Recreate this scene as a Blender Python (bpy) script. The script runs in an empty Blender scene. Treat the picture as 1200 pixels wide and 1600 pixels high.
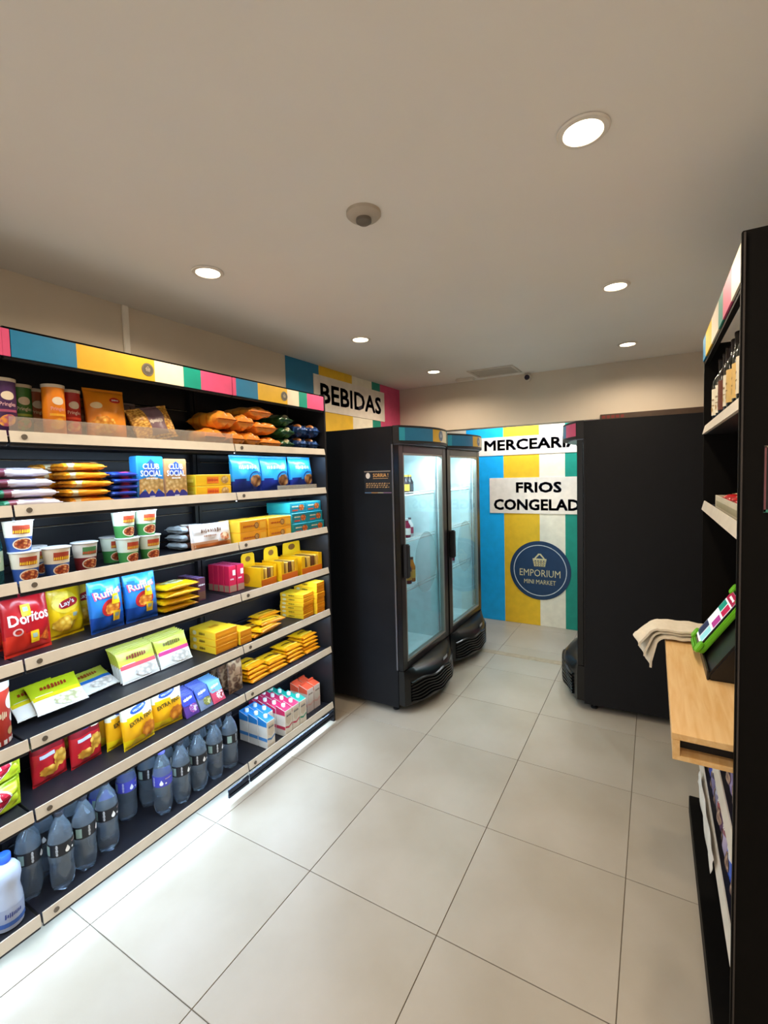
import bpy, bmesh, math, random
from mathutils import Matrix, Vector, Euler
random.seed(11)
PI = math.pi
scene = bpy.context.scene
col = scene.collection

# ------------------------------------------------------------------ camera
cam = bpy.data.cameras.new('camera')
cam.sensor_fit = 'HORIZONTAL'; cam.sensor_width = 36.0
cam.lens = 726.056 / 1200 * 36.0
cam.shift_x = -4.5 / 1200; cam.shift_y = -17.9 / 1200
cam.clip_start = 0.02
camo = bpy.data.objects.new('camera', cam); col.objects.link(camo)
def cam_basis(p, y, r):
    cy, sy, cp, sp, cr, sr = math.cos(y), math.sin(y), math.cos(p), math.sin(p), math.cos(r), math.sin(r)
    f = Vector((-sy*cp, cy*cp, -sp)); ri = Vector((cy, sy, 0)); u = ri.cross(f)
    r2 = ri*cr + u*sr; u2 = -ri*sr + u*cr
    return r2, u2, f
r2, u2, fw = cam_basis(math.radians(3.113), math.radians(29.888), math.radians(-1.498))
camo.matrix_world = Matrix(((r2.x, u2.x, -fw.x, 1.2936), (r2.y, u2.y, -fw.y, -0.8922), (r2.z, u2.z, -fw.z, 1.7148), (0, 0, 0, 1)))
scene.camera = camo

# ------------------------------------------------------------------ world, exposure, lamp strengths
world = bpy.data.worlds.new('world'); scene.world = world; world.use_nodes = True
world.node_tree.nodes['Background'].inputs[0].default_value = (1.0, 0.96, 0.94, 1)
world.node_tree.nodes['Background'].inputs[1].default_value = 1.0
vs = scene.view_settings
vs.view_transform = 'Standard'; vs.look = 'None'; vs.gamma = 1.0; vs.use_curve_mapping = False
vs.exposure = 0.25
WARM = (1.0, 0.82, 0.62); COOL = (0.55, 0.78, 1.0)
DOWNLIGHT_W = 25.0
SHELF_LED_W = 2.2
FLOOR_LED_W = 2.2
FRIDGE_W = 6.0

# ------------------------------------------------------------------ materials (all node based)
def lin(h):
    h = h.lstrip('#'); out = []
    for i in (0, 2, 4):
        c = int(h[i:i+2], 16) / 255
        out.append(c/12.92 if c <= 0.04045 else ((c+0.055)/1.055)**2.4)
    return out
MATS = {}
def mat(h, rough=0.45, metal=0.0, spec=0.5, var=0.06, scale=14.0, bump=0.0, coat=0.0, emit=0.0, trans=0.0, ior=1.45, alpha=1.0):
    key = (h, rough, metal, spec, var, scale, bump, coat, emit, trans, ior, alpha)
    if key in MATS: return MATS[key]
    m = bpy.data.materials.new('m_' + h.lstrip('#')); m.use_nodes = True
    nt = m.node_tree; b = nt.nodes['Principled BSDF']; c = lin(h)
    b.inputs['Roughness'].default_value = rough; b.inputs['Metallic'].default_value = metal
    b.inputs['Specular IOR Level'].default_value = spec; b.inputs['Coat Weight'].default_value = coat
    b.inputs['Coat Roughness'].default_value = 0.15
    b.inputs['Transmission Weight'].default_value = trans; b.inputs['IOR'].default_value = ior
    b.inputs['Alpha'].default_value = alpha
    tc = nt.nodes.new('ShaderNodeTexCoord'); n = nt.nodes.new('ShaderNodeTexNoise')
    n.inputs['Scale'].default_value = scale; n.inputs['Detail'].default_value = 3
    nt.links.new(tc.outputs['Object'], n.inputs['Vector'])
    r = nt.nodes.new('ShaderNodeValToRGB')
    r.color_ramp.elements[0].position = 0.3; r.color_ramp.elements[1].position = 0.7
    r.color_ramp.elements[0].color = [max(0, x*(1-var)) for x in c] + [1]
    r.color_ramp.elements[1].color = [min(1, x*(1+var)) for x in c] + [1]
    nt.links.new(n.outputs['Fac'], r.inputs['Fac']); nt.links.new(r.outputs['Color'], b.inputs['Base Color'])
    if bump:
        bp = nt.nodes.new('ShaderNodeBump'); bp.inputs['Strength'].default_value = bump; bp.inputs['Distance'].default_value = 0.004
        nt.links.new(n.outputs['Fac'], bp.inputs['Height']); nt.links.new(bp.outputs['Normal'], b.inputs['Normal'])
    if emit:
        b.inputs['Emission Strength'].default_value = emit; nt.links.new(r.outputs['Color'], b.inputs['Emission Color'])
    MATS[key] = m
    return m
def cells(h1, h2, h3, scale=60.0, rough=0.4, stretch=(1, 1, 1)):
    """food pictures / pasta: cellular pattern of three colours"""
    key = ('cells', h1, h2, h3, scale, stretch)
    if key in MATS: return MATS[key]
    m = bpy.data.materials.new('m_food_' + h1.lstrip('#')); m.use_nodes = True
    nt = m.node_tree; b = nt.nodes['Principled BSDF']; b.inputs['Roughness'].default_value = rough
    tc = nt.nodes.new('ShaderNodeTexCoord'); mp = nt.nodes.new('ShaderNodeMapping'); mp.inputs['Scale'].default_value = stretch
    v = nt.nodes.new('ShaderNodeTexVoronoi'); v.inputs['Scale'].default_value = scale
    nt.links.new(tc.outputs['Object'], mp.inputs['Vector']); nt.links.new(mp.outputs['Vector'], v.inputs['Vector'])
    r = nt.nodes.new('ShaderNodeValToRGB'); e = r.color_ramp.elements
    e[0].position = 0.1; e[0].color = lin(h1) + [1]; e[1].position = 0.75; e[1].color = lin(h3) + [1]
    k = e.new(0.42); k.color = lin(h2) + [1]
    nt.links.new(v.outputs['Distance'], r.inputs['Fac']); nt.links.new(r.outputs['Color'], b.inputs['Base Color'])
    MATS[key] = m
    return m
def pane(name, tint, base=0.08, rough=0.02, milk=0.0):
    """thin clear sheet: transparent mixed with a fresnel gloss (and a little haze)"""
    m = bpy.data.materials.new(name); m.use_nodes = True; nt = m.node_tree
    for n in list(nt.nodes):
        if n.type != 'OUTPUT_MATERIAL': nt.nodes.remove(n)
    out = [n for n in nt.nodes if n.type == 'OUTPUT_MATERIAL'][0]
    t = nt.nodes.new('ShaderNodeBsdfTransparent'); t.inputs[0].default_value = lin(tint) + [1]
    g = nt.nodes.new('ShaderNodeBsdfGlossy'); g.inputs['Roughness'].default_value = rough
    f = nt.nodes.new('ShaderNodeFresnel'); f.inputs['IOR'].default_value = 1.35
    mx = nt.nodes.new('ShaderNodeMixShader')
    nt.links.new(f.outputs[0], mx.inputs[0]); nt.links.new(t.outputs[0], mx.inputs[1]); nt.links.new(g.outputs[0], mx.inputs[2])
    last = mx
    if milk:
        d = nt.nodes.new('ShaderNodeBsdfDiffuse'); d.inputs[0].default_value = lin(tint) + [1]
        m2 = nt.nodes.new('ShaderNodeMixShader'); m2.inputs[0].default_value = milk
        nt.links.new(mx.outputs[0], m2.inputs[1]); nt.links.new(d.outputs[0], m2.inputs[2]); last = m2
    nt.links.new(last.outputs[0], out.inputs['Surface'])
    return m
def wood(h1, h2):
    m = bpy.data.materials.new('m_wood'); m.use_nodes = True; nt = m.node_tree; b = nt.nodes['Principled BSDF']
    tc = nt.nodes.new('ShaderNodeTexCoord'); mp = nt.nodes.new('ShaderNodeMapping'); mp.inputs['Scale'].default_value = (14, 1.1, 14)
    n = nt.nodes.new('ShaderNodeTexNoise'); n.inputs['Scale'].default_value = 4; n.inputs['Detail'].default_value = 6; n.inputs['Distortion'].default_value = 0.6
    r = nt.nodes.new('ShaderNodeValToRGB'); r.color_ramp.elements[0].position = 0.3; r.color_ramp.elements[1].position = 0.75
    r.color_ramp.elements[0].color = lin(h1) + [1]; r.color_ramp.elements[1].color = lin(h2) + [1]
    nt.links.new(tc.outputs['Object'], mp.inputs['Vector']); nt.links.new(mp.outputs['Vector'], n.inputs['Vector'])
    nt.links.new(n.outputs['Fac'], r.inputs['Fac']); nt.links.new(r.outputs['Color'], b.inputs['Base Color'])
    b.inputs['Roughness'].default_value = 0.42
    return m

BLACK = mat('#17161a', 0.55, var=0.12); BLACKG = mat('#08080a', 0.28, var=0.1); SHELFM = mat('#1d1d24', 0.42, var=0.1)
RAIL = mat('#dcd6ca', 0.4); WHITE = mat('#f0efec', 0.4); ALU = mat('#b9bcc2', 0.3, metal=0.9)
TEAL = mat('#12917f'); PINK = mat('#d9527f'); BLUE = mat('#1d7aa8'); YEL = mat('#e2b429'); CREAM = mat('#e9dec6')
NAVY = mat('#1f3a5e'); INK = mat('#262a40', 0.5); BADGE = mat('#6b655c', 0.4); TXTW = mat('#f4f4f2', 0.45)
CHROME = mat('#d8d8d8', 0.18, metal=1.0)

# ------------------------------------------------------------------ mesh helpers
class G:
    """geometry collector: vertices, faces, material slot per face"""
    def __init__(s): s.v = []; s.f = []; s.m = []
    def add(s, vs, fs, mi=0, M=None):
        o = len(s.v)
        s.v += [tuple(M @ Vector(v)) if M else tuple(v) for v in vs]
        for k, f in enumerate(fs):
            s.f.append([i+o for i in f]); s.m.append(mi[k] if isinstance(mi, list) else mi)
        return s
    def box(s, x0, x1, y0, y1, z0, z1, mi=0, M=None):
        # face order: bottom, top, front(-y), right(+x), back(+y), left(-x)
        return s.add([(x0,y0,z0),(x1,y0,z0),(x1,y1,z0),(x0,y1,z0),(x0,y0,z1),(x1,y0,z1),(x1,y1,z1),(x0,y1,z1)],
                     [(0,3,2,1),(4,5,6,7),(0,1,5,4),(1,2,6,5),(2,3,7,6),(3,0,4,7)], mi, M)
    def lathe(s, prof, n=24, mi=0, cx=0, cy=0, ex=1.0, ey=1.0, lob=None):
        vs = []; fs = []; k = len(prof)
        for j in range(n):
            a = 2*PI*j/n
            for (r, z) in prof:
                q = r
                if lob: q = lob(r, z, a)
                vs.append((cx+q*math.cos(a)*ex, cy+q*math.sin(a)*ey, z))
        ms = []
        for j in range(n):
            for i in range(k-1):
                a, b = j*k+i, ((j+1) % n)*k+i
                fs.append((a, b, b+1, a+1)); ms.append(mi[i] if isinstance(mi, list) else mi)
        m0 = mi[0] if isinstance(mi, list) else mi; m1 = mi[-1] if isinstance(mi, list) else mi
        fs.append([j*k for j in range(n)][::-1]); ms.append(m0)
        fs.append([j*k+k-1 for j in range(n)]); ms.append(m1)
        return s.add(vs, fs, ms)
    def tube(s, pts, r, n=8, mi=0):
        pts = [Vector(p) for p in pts]; vs = []; fs = []
        for i, p in enumerate(pts):
            d = (pts[min(i+1, len(pts)-1)] - pts[max(i-1, 0)]).normalized()
            a = d.orthogonal().normalized(); b = d.cross(a)
            for j in range(n):
                t = 2*PI*j/n; vs.append(p + (a*math.cos(t) + b*math.sin(t))*r)
        for i in range(len(pts)-1):
            for j in range(n):
                fs.append((i*n+j, i*n+(j+1) % n, (i+1)*n+(j+1) % n, (i+1)*n+j))
        fs.append(list(range(n))[::-1]); fs.append([(len(pts)-1)*n+j for j in range(n)])
        return s.add(vs, fs, mi)
    def prism(s, poly, y0, y1, mi=0, M=None):
        """polygon in xz (counter-clockwise seen from -y) swept from y0 to y1"""
        n = len(poly)
        vs = [(x, y0, z) for x, z in poly] + [(x, y1, z) for x, z in poly]
        fs = [list(range(n)), [n+i for i in range(n)][::-1]] + [(i, n+i, n+(i+1) % n, (i+1) % n) for i in range(n)]
        return s.add(vs, fs, mi, M)

def obj(name, g, mats, parent=None, loc=None, rot=None, smooth=False, bevel=0.0, seg=2, recalc=True):
    if not isinstance(mats, (list, tuple)): mats = [mats]
    me = bpy.data.meshes.new(name); me.from_pydata([tuple(v) for v in g.v], [], g.f); 
    for m in mats: me.materials.append(m)
    me.polygons.foreach_set('material_index', [min(i, len(mats)-1) for i in g.m])
    if bevel or recalc:
        bm = bmesh.new(); bm.from_mesh(me)
        if recalc: bmesh.ops.recalc_face_normals(bm, faces=bm.faces)
        if bevel:
            bmesh.ops.bevel(bm, geom=[e for e in bm.edges if e.is_manifold and e.calc_face_angle(0) > 0.6], offset=bevel, segments=seg, affect='EDGES', clamp_overlap=True)
        bm.to_mesh(me); bm.free()
    if smooth:
        me.polygons.foreach_set('use_smooth', [True]*len(me.polygons))
        try: me.set_sharp_from_angle(angle=math.radians(40))
        except Exception: pass
    me.update()
    o = bpy.data.objects.new(name, me); col.objects.link(o)
    if parent: o.parent = parent
    if loc: o.location = loc
    if rot: o.rotation_euler = rot
    return o
def empty(name, loc=(0, 0, 0), rz=0.0):
    o = bpy.data.objects.new(name, None); col.objects.link(o); o.location = loc; o.rotation_euler = (0, 0, rz); o.empty_display_size = 0.05
    return o
def tag(o, label, cat, group=None):
    o['label'] = label; o['category'] = cat
    if group: o['group'] = group
    return o
def struct(o): o['kind'] = 'structure'; return o
def copy_tree(o, parent=None):
    c = o.copy(); col.objects.link(c); c.parent = parent
    for ch in list(o.children): copy_tree(ch, c)
    return c

# ------------------------------------------------------------------ flat print: lettering and shapes
_txt = {}
def text_geo(s, off=0.0):
    """outline lettering as (2d verts in a unit box, faces, aspect)"""
    key = (s, off)
    if key in _txt: return _txt[key]
    cu = bpy.data.curves.new('t', 'FONT'); cu.body = s; cu.align_x = 'CENTER'; cu.resolution_u = 2; cu.offset = off; cu.space_line = 0.85
    o = bpy.data.objects.new('t', cu); col.objects.link(o)
    dg = bpy.context.evaluated_depsgraph_get(); dg.update()
    me = o.evaluated_get(dg).to_mesh()
    vs = [(v.co.x, v.co.y) for v in me.vertices]; fs = [list(p.vertices) for p in me.polygons]
    o.evaluated_get(dg).to_mesh_clear(); bpy.data.objects.remove(o); bpy.data.curves.remove(cu)
    x0 = min(v[0] for v in vs); x1 = max(v[0] for v in vs); y0 = min(v[1] for v in vs); y1 = max(v[1] for v in vs)
    vs = [((x-x0)/(x1-x0)-0.5, (y-y0)/(y1-y0)-0.5) for x, y in vs]
    _txt[key] = (vs, fs); return _txt[key]
READ = {'BEBIDAS', 'MERCEARIA', 'FRIOS', 'CONGELADOS', 'EMPORIUM', 'MINI MARKET', 'Pringles', 'CLUB', 'SOCIAL', 'Doritos', "Lay's", 'Ruffles', 'VISCONTI', 'EXTRA FINO', 'BOM\nBRIL', 'SORRIA !'}
def marks(s, w, h, cx, cz, rot):
    """print too blurred to read in the photograph: a row of unequal ink dabs"""
    q = random.Random(len(s)*7+int(w*1e4)); c, sn = math.cos(rot), math.sin(rot); sh = []
    rows = s.count('\n')*2+1; 
    for k in range(rows):
        x = -.5
        while x < .46:
            ww = q.uniform(.05, .13); hh = q.uniform(.55, 1.0)/rows*.8; zc = (.5-(k+.5)/rows)
            pts = [(x, zc-hh/2), (x+ww*.7, zc-hh/2), (x+ww, zc-hh*.2), (x+ww*.9, zc+hh/2), (x+ww*.2, zc+hh*.4)]
            sh.append(POLY([(cx+a*w*c-b*h*sn, cz+a*w*sn+b*h*c) for a, b in pts])); x += ww+.025
    return join2(*sh) + ('print_marks',)
def T(s, w, h, cx=0, cz=0, rot=0.0, off=0.0):
    if s not in READ: return marks(s, w, h, cx, cz, rot)
    vs, fs = text_geo(s, off); c, sn = math.cos(rot), math.sin(rot)
    return [(cx + x*w*c - y*h*sn, cz + x*w*sn + y*h*c) for x, y in vs], fs
def TBold(s, w, h, cx=0, cz=0, th=.006, rot=0.0):
    return join2(*[T(s, w-2*th, h-2*th, cx+dx*th, cz+dz*th, rot) for dx, dz in ((-1, -1), (1, -1), (-1, 1), (1, 1), (0, 0))])
def R_(x0, x1, z0, z1, nx=8, nz=6):
    vs = [(x0+(x1-x0)*i/nx, z0+(z1-z0)*j/nz) for j in range(nz+1) for i in range(nx+1)]
    fs = [(j*(nx+1)+i, j*(nx+1)+i+1, (j+1)*(nx+1)+i+1, (j+1)*(nx+1)+i) for j in range(nz) for i in range(nx)]
    return vs, fs
def E_(cx, cz, rx, rz, n=24, rings=5, rot=0.0, ripple=0.0, k=9):
    c, sn = math.cos(rot), math.sin(rot); vs = [(cx, cz)]; fs = []
    for q in range(1, rings+1):
        for j in range(n):
            a = 2*PI*j/n; w = q/rings*(1+ripple*math.cos(k*a))
            x, z = rx*w*math.cos(a), rz*w*math.sin(a); vs.append((cx+x*c-z*sn, cz+x*sn+z*c))
    for j in range(n): fs.append((0, 1+j, 1+(j+1) % n))
    for q in range(rings-1):
        for j in range(n): fs.append((1+q*n+j, 1+(q+1)*n+j, 1+(q+1)*n+(j+1) % n, 1+q*n+(j+1) % n))
    return vs, fs
def RING(cx, cz, r0, r1, n=40, ax=1.0):
    vs = []; fs = []
    for j in range(n):
        a = 2*PI*j/n; vs += [(cx+r0*math.cos(a)*ax, cz+r0*math.sin(a)), (cx+r1*math.cos(a)*ax, cz+r1*math.sin(a))]
    for j in range(n): k = (j+1) % n; fs.append((2*j, 2*j+1, 2*k+1, 2*k))
    return vs, fs
def POLY(pts): return list(pts), [list(range(len(pts)))]
def DROP(cx, cz, r, n=14):
    pts = [(cx, cz+2.1*r)]
    for j in range(n+1):
        a = math.radians(150 - 0) + (math.radians(390-150))*j/n
        pts.append((cx+r*math.cos(a), cz+r*math.sin(a)))
    return POLY(pts)
def join2(*shapes):
    vs = []; fs = []
    for v, f in shapes:
        o = len(vs); vs += list(v); fs += [[i+o for i in q] for q in f]
    return vs, fs
def decal(name, shape, surf, m, parent, eps=0.0008):
    """lay a flat print shape on a surface function (x, z) -> (point, normal)"""
    if len(shape) == 3: name = shape[2]
    vs, fs = shape[:2]; g = G(); out = []
    for x, z in vs:
        p, n = surf(x, z); out.append(Vector(p) + Vector(n)*eps)
    g.add(out, fs); return obj(name, g, m, parent, recalc=False)
def face_front(d): return lambda x, z: ((x, -d/2, z), (0, -1, 0))
def face_left(w): return lambda x, z: ((-w/2, -x, z), (-1, 0, 0))
def face_top(h): return lambda x, z: ((x, z, h), (0, 0, 1))
def cyl(rf, a0=-PI/2): return lambda x, z: ((rf(z)*math.cos(a0+x/rf(z)), rf(z)*math.sin(a0+x/rf(z)), z), (math.cos(a0+x/rf(z)), math.sin(a0+x/rf(z)), 0))

# ------------------------------------------------------------------ the room
XL, XR, YB, YN, H, YBULK, ZBULK = -1.02, 1.98, 4.35, -2.6, 2.6, 3.45, 2.145
WALLM = mat('#d8ccba', 0.85, var=0.03, scale=3, bump=0.02)
CEILM = mat('#f2eee8', 0.9, var=0.015, scale=2)
GROUT = mat('#6f6659', 0.9)
def tile_mat():
    m = bpy.data.materials.new('m_tile'); m.use_nodes = True; nt = m.node_tree; b = nt.nodes['Principled BSDF']
    oi = nt.nodes.new('ShaderNodeTexCoord'); n = nt.nodes.new('ShaderNodeTexNoise'); n.inputs['Scale'].default_value = 2.2; n.inputs['Detail'].default_value = 5
    nt.links.new(oi.outputs['Object'], n.inputs['Vector'])
    r = nt.nodes.new('ShaderNodeValToRGB'); e = r.color_ramp.elements
    e[0].position = 0.3; e[0].color = lin('#9f9585') + [1]; e[1].position = 0.72; e[1].color = lin('#aea598') + [1]
    nt.links.new(n.outputs['Fac'], r.inputs['Fac']); nt.links.new(r.outputs['Color'], b.inputs['Base Color'])
    n2 = nt.nodes.new('ShaderNodeTexNoise'); n2.inputs['Scale'].default_value = 5; nt.links.new(oi.outputs['Object'], n2.inputs['Vector'])
    mr = nt.nodes.new('ShaderNodeMapRange'); mr.inputs['To Min'].default_value = 0.3; mr.inputs['To Max'].default_value = 0.42
    nt.links.new(n2.outputs['Fac'], mr.inputs['Value']); nt.links.new(mr.outputs['Result'], b.inputs['Roughness'])
    b.inputs['Specular IOR Level'].default_value = 0.45
    return m
TILE = tile_mat()
g = G(); g.box(XL-0.1, XR+0.1, YN-0.1, YB+0.1, -0.1, -0.004); floor = struct(obj('floor', g, GROUT))
tm = {}
for i in range(-2, 4):
    for j in range(-5, 8):
        x0, x1, y0, y1 = max(i*.6, XL), min(i*.6+.6, XR), max(j*.6, YN), min(j*.6+.6, YB)
        if x1-x0 < .02 or y1-y0 < .02: continue
        w, d = round(x1-x0-.003, 4), round(y1-y0-.003, 4)
        if (w, d) not in tm:
            g = G(); g.box(-w/2, w/2, -d/2, d/2, -0.004, 0); o = obj('tile', g, TILE, floor, bevel=0.0008, seg=1); tm[(w, d)] = o
        else:
            o = tm[(w, d)].copy(); col.objects.link(o)
        o.location = ((x0+x1)/2, (y0+y1)/2, 0)
g = G(); g.box(XL-.1, XL, YN-.1, YB+.1, 0, H); wall_left = struct(obj('wall_left', g, WALLM))
g = G(); g.box(XR, XR+.1, YN-.1, YB+.1, 0, H); struct(obj('wall_right', g, WALLM))
g = G(); g.box(XL, XR, YB, YB+.1, 0, H); wall_back = struct(obj('wall_back', g, WALLM))
g = G(); g.box(XL, -.7, YN-.1, YN, 0, H); g.box(1.7, XR, YN-.1, YN, 0, H); g.box(-.7, 1.7, YN-.1, YN, 2.45, H); struct(obj('wall_near', g, WALLM))
# unseen glazed entrance behind the photographer, added to let in fill daylight
g = G()
for (a, b) in ((-.7, -.64), (.47, .53), (1.64, 1.7)): g.box(a, b, YN-.07, YN-.02, 0, 2.45)
g.box(-.64, 1.64, YN-.07, YN-.02, 0, .06); g.box(-.64, 1.64, YN-.07, YN-.02, 2.39, 2.45)
dr = struct(obj('added_entrance', g, mat('#8d8c86', .35, metal=.5)))
for (a, b) in ((-.64, .47), (.53, 1.64)):
    g = G(); g.add([(a, YN-.045, .06), (b, YN-.045, .06), (b, YN-.045, 2.39), (a, YN-.045, 2.39)], [(0, 1, 2, 3)]); obj('pane', g, pane('m_door_glass', '#f4f8f8'), dr, recalc=False)
g = G(); g.box(XL, XR, YBULK, YBULK+.15, ZBULK, H); struct(obj('wall_bulkhead', g, WALLM))
g = G(); g.box(XL-.1, XR+.1, YN-.1, YB+.1, H, H+.1); struct(obj('ceiling', g, CEILM))
g = G(); g.box(-.95, 1.9, 3.34, 3.42, 0, 0.0015); struct(obj('trim_1', g, mat('#a2937c', 0.5, var=0.15, scale=20)))
g = G(); g.box(.90, XR, YBULK-.012, YBULK, 2.135, 2.178); g.box(.90, XR, YBULK-.025, YBULK, 2.120, 2.135)
trim = struct(obj('trim_2', g, mat('#4a382a', 0.5, var=0.2), bevel=0.002))
g = G()
for k in range(5): g.box(.915+.035*k, .94+.035*k, YBULK-.0135, YBULK-.012, 2.143, 2.166)
obj('red_marks', g, mat('#7a2a22', 0.5), trim)
# colour stripes painted on the two walls
YEL2 = mat('#f0c22a', 0.5); BLUE_LIT = mat('#0fb0fa', 0.5); CREAM2 = mat('#f3ecd8', 0.5)  # back wall's blue is brightened to hold the fridge's light
for (y0, y1, m) in ((1.709, 2.094, BLUE), (2.094, 2.564, YEL2), (2.564, 2.896, CREAM2), (2.896, 3.049, TEAL), (3.049, YBULK, PINK)):
    g = G(); g.box(XL, XL+.003, y0, y1, 0, H-.001); obj('color_stripe', g, m, wall_left)
for (x0, x1, m) in ((-.62, -.182, BLUE_LIT), (-.182, .211, YEL2), (.211, .477, CREAM2), (.477, .62, TEAL), (.62, .95, PINK)):
    g = G(); g.box(x0, x1, YB-.003, YB, 0.002, 2.42); obj('color_stripe', g, m, wall_back)
g = G(); g.box(XL, XL+.012, .517, .549, 2.28, H)
tag(obj('cable_channel', g, mat('#f4eee2', 0.5), bevel=.003), 'thin pale vertical cable channel on the wall above the snack shelves', 'cable channel')

def sign(name, label, w, h, lines, loc, rz):
    r = empty(name, loc, rz); tag(r, label, 'sign')
    g = G(); g.box(-w/2, w/2, -.006, 0, -h/2, h/2); b = obj('board', g, mat('#efe6da', 0.5), r, bevel=.001)
    for (s, tw, th, cx, cz) in lines:
        decal('lettering', TBold(s, tw, th, cx, cz, th=.0055), lambda x, z: ((x, -.006, z), (0, -1, 0)), INK, b)
    return r
sign('wall_sign', 'white sign reading BEBIDAS on the striped left wall', 1.10, .283, [('BEBIDAS', .95, .162, .005, .002)], (XL+.003, 2.57, 2.383), PI/2)
sign('wall_sign', 'long white sign reading MERCEARIA on the striped back wall', 1.22, .205, [('MERCEARIA', 1.03, .122, -.0, .012)], (.115, YB-.003, 2.008), 0)
sign('wall_sign', 'white two-line sign reading FRIOS CONGELADOS on the back wall', 1.24, .40, [('FRIOS', .485, .118, -.075, .09), ('CONGELADOS', 1.14, .125, -.002, -.102)], (.275, YB-.003, 1.45), 0)

def basket(cx, cz, s):
    """shopping basket emblem: handle, rim, woven trapezoid"""
    sh = []
    sh.append(POLY([(cx-.5*s, cz+.12*s), (cx-.5*s, cz), (cx+.5*s, cz), (cx+.5*s, cz+.12*s)][::-1]))
    for k in range(5):
        x = -.42+.21*k; x2 = x*.78
        sh.append(POLY([(cx+(x-.07)*s, cz-.02*s), (cx+(x2-.06)*s, cz-.5*s), (cx+(x2+.06)*s, cz-.5*s), (cx+(x+.07)*s, cz-.02*s)]))
    for k in range(3):
        z = -.17-.165*k; hw = .46-.05*k
        sh.append(POLY([(cx-hw*s, cz+z*s), (cx+hw*s, cz+z*s), (cx+hw*s, cz+(z+.05)*s), (cx-hw*s, cz+(z+.05)*s)]))
    for q in (-1, 1):
        sh.append(POLY([(cx+q*.28*s, cz+.12*s), (cx+q*.40*s, cz+.12*s), (cx+q*.09*s, cz+.5*s), (cx, cz+.5*s), (cx, cz+.42*s)]))
    return join2(*sh)
def logo(name, r, parent, surf, disc, ring, ink, full=True):
    d = decal(name, E_(0, 0, r, r, 48, 4), surf, disc, parent, .0012)
    decal('logo_ring', RING(0, 0, r*.865, r*.89, 56), surf, ring, d, .002)
    if full:
        decal('logo_basket', basket(0, r*.36, r*.46), surf, ink, d, .002)
        decal('lettering', T('EMPORIUM', r*1.36, r*.24, 0, -r*.09, off=-.004), surf, ink, d, .002)
        decal('lettering', T('MINI MARKET', r*1.06, r*.15, 0, -r*.40, off=-.004), surf, ink, d, .002)
    else:
        decal('logo_basket', basket(0, r*.1, r*.8), surf, ink, d, .002)
    return d
r = empty('logo_disc', (.207, YB-.003, .62)); tag(r, 'round navy logo disc with basket emblem on the back wall', 'logo')
g = G(); n = 56
g.prism([(.327*math.cos(2*PI*j/n), .327*math.sin(2*PI*j/n)) for j in range(n)], -.004, 0)
bd = obj('disc', g, NAVY, r)
logo('disc_print', .32, bd, lambda x, z: ((x, -.004, z), (0, -1, 0)), mat('#1c3c60', 0.45), mat('#cfd8de', .5), mat('#dccf9f', .5))

# ------------------------------------------------------------------ ceiling fixtures
def lamp(name, kind, loc, rot, energy, color, parent=None, **k):
    l = bpy.data.lights.new(name, kind); l.energy = energy; l.color = color
    for a, b in k.items(): setattr(l, a, b)
    o = bpy.data.objects.new(name, l); col.objects.link(o); o.location = loc; o.rotation_euler = rot
    if parent: o.parent = parent
    return o
LENS = mat('#ffe6c0', 0.4, emit=14.0, var=0.0)
names = {(-.356, .5): 'nearest recessed ceiling downlight above the snack shelves', (-.356, 1.69): 'recessed ceiling downlight above the corner of the snack shelves and the first fridge',
         (-.356, 2.85): 'recessed ceiling downlight above the second fridge, beside the ceiling hatch', (1.13, .47): 'largest and brightest recessed ceiling downlight at upper right',
         (1.13, 1.66): 'recessed ceiling downlight on the right, middle one of three', (1.13, 2.87): 'farthest recessed ceiling downlight on the right, near the back bulkhead',
         (-.356, -.68): 'recessed ceiling downlight outside the view, left of the photographer', (1.13, -.68): 'recessed ceiling downlight above the photographer',
         (-.356, -1.85): 'recessed ceiling downlight behind the photographer on the shelf side', (1.13, -1.85): 'recessed ceiling downlight behind the photographer on the counter side',
         (-.05, 3.95): 'unseen downlight added in the niche behind the bulkhead, left one', (.75, 3.95): 'unseen downlight added in the niche behind the bulkhead, right one'}  # niche pair is unseen, added to brighten the striped back wall
for (x, y), lb in names.items():
    r = empty('ceiling_downlight', (x, y, H)); tag(r, lb, 'downlight', 'recessed ceiling downlights')
    g = G(); g.lathe([(.062, 0), (.066, -.003), (.062, -.007), (.05, -.008), (.047, -.002), (.047, 0)], 32); obj('trim_ring', g, mat('#e8e2d8', .4), r, smooth=True)
    g = G(); g.lathe([(.047, -.003), (.04, -.0045), (.02, -.0055), (.0, -.006)], 28); obj('lens', g, LENS, r, smooth=True)
    lamp('bulb', 'SPOT', (0, 0, -.02), (0, 0, 0), DOWNLIGHT_W if y < 3.5 else DOWNLIGHT_W*1.7, WARM if y < 3.5 else (.88, .95, 1.0), r, spot_size=math.radians(164), spot_blend=0.5, shadow_soft_size=0.045)
r = empty('smoke_detector', (.443, .481, H)); tag(r, 'small round smoke detector in the middle of the ceiling', 'smoke detector')
g = G(); g.lathe([(.058, 0), (.058, -.01), (.05, -.018), (.032, -.022), (0, -.022)], 28); obj('base', g, mat('#b9ae9f', .5), r, smooth=True)
g = G(); g.lathe([(.026, -.02), (.026, -.032), (.018, -.038), (0, -.04)], 20); obj('sensor', g, mat('#6e675c', .5), r, smooth=True)
r = empty('ceiling_hatch', (.08, 3.17, H)); tag(r, 'square ceiling access hatch near the back bulkhead', 'hatch')
g = G()
for (a, b, c, d) in ((-.2, .2, -.16, -.135), (-.2, .2, .135, .16), (-.2, -.175, -.135, .135), (.175, .2, -.135, .135)): g.box(a, b, c, d, -.008, 0)
obj('frame', g, mat('#d0c8bc', .5), r, bevel=.002)
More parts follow.
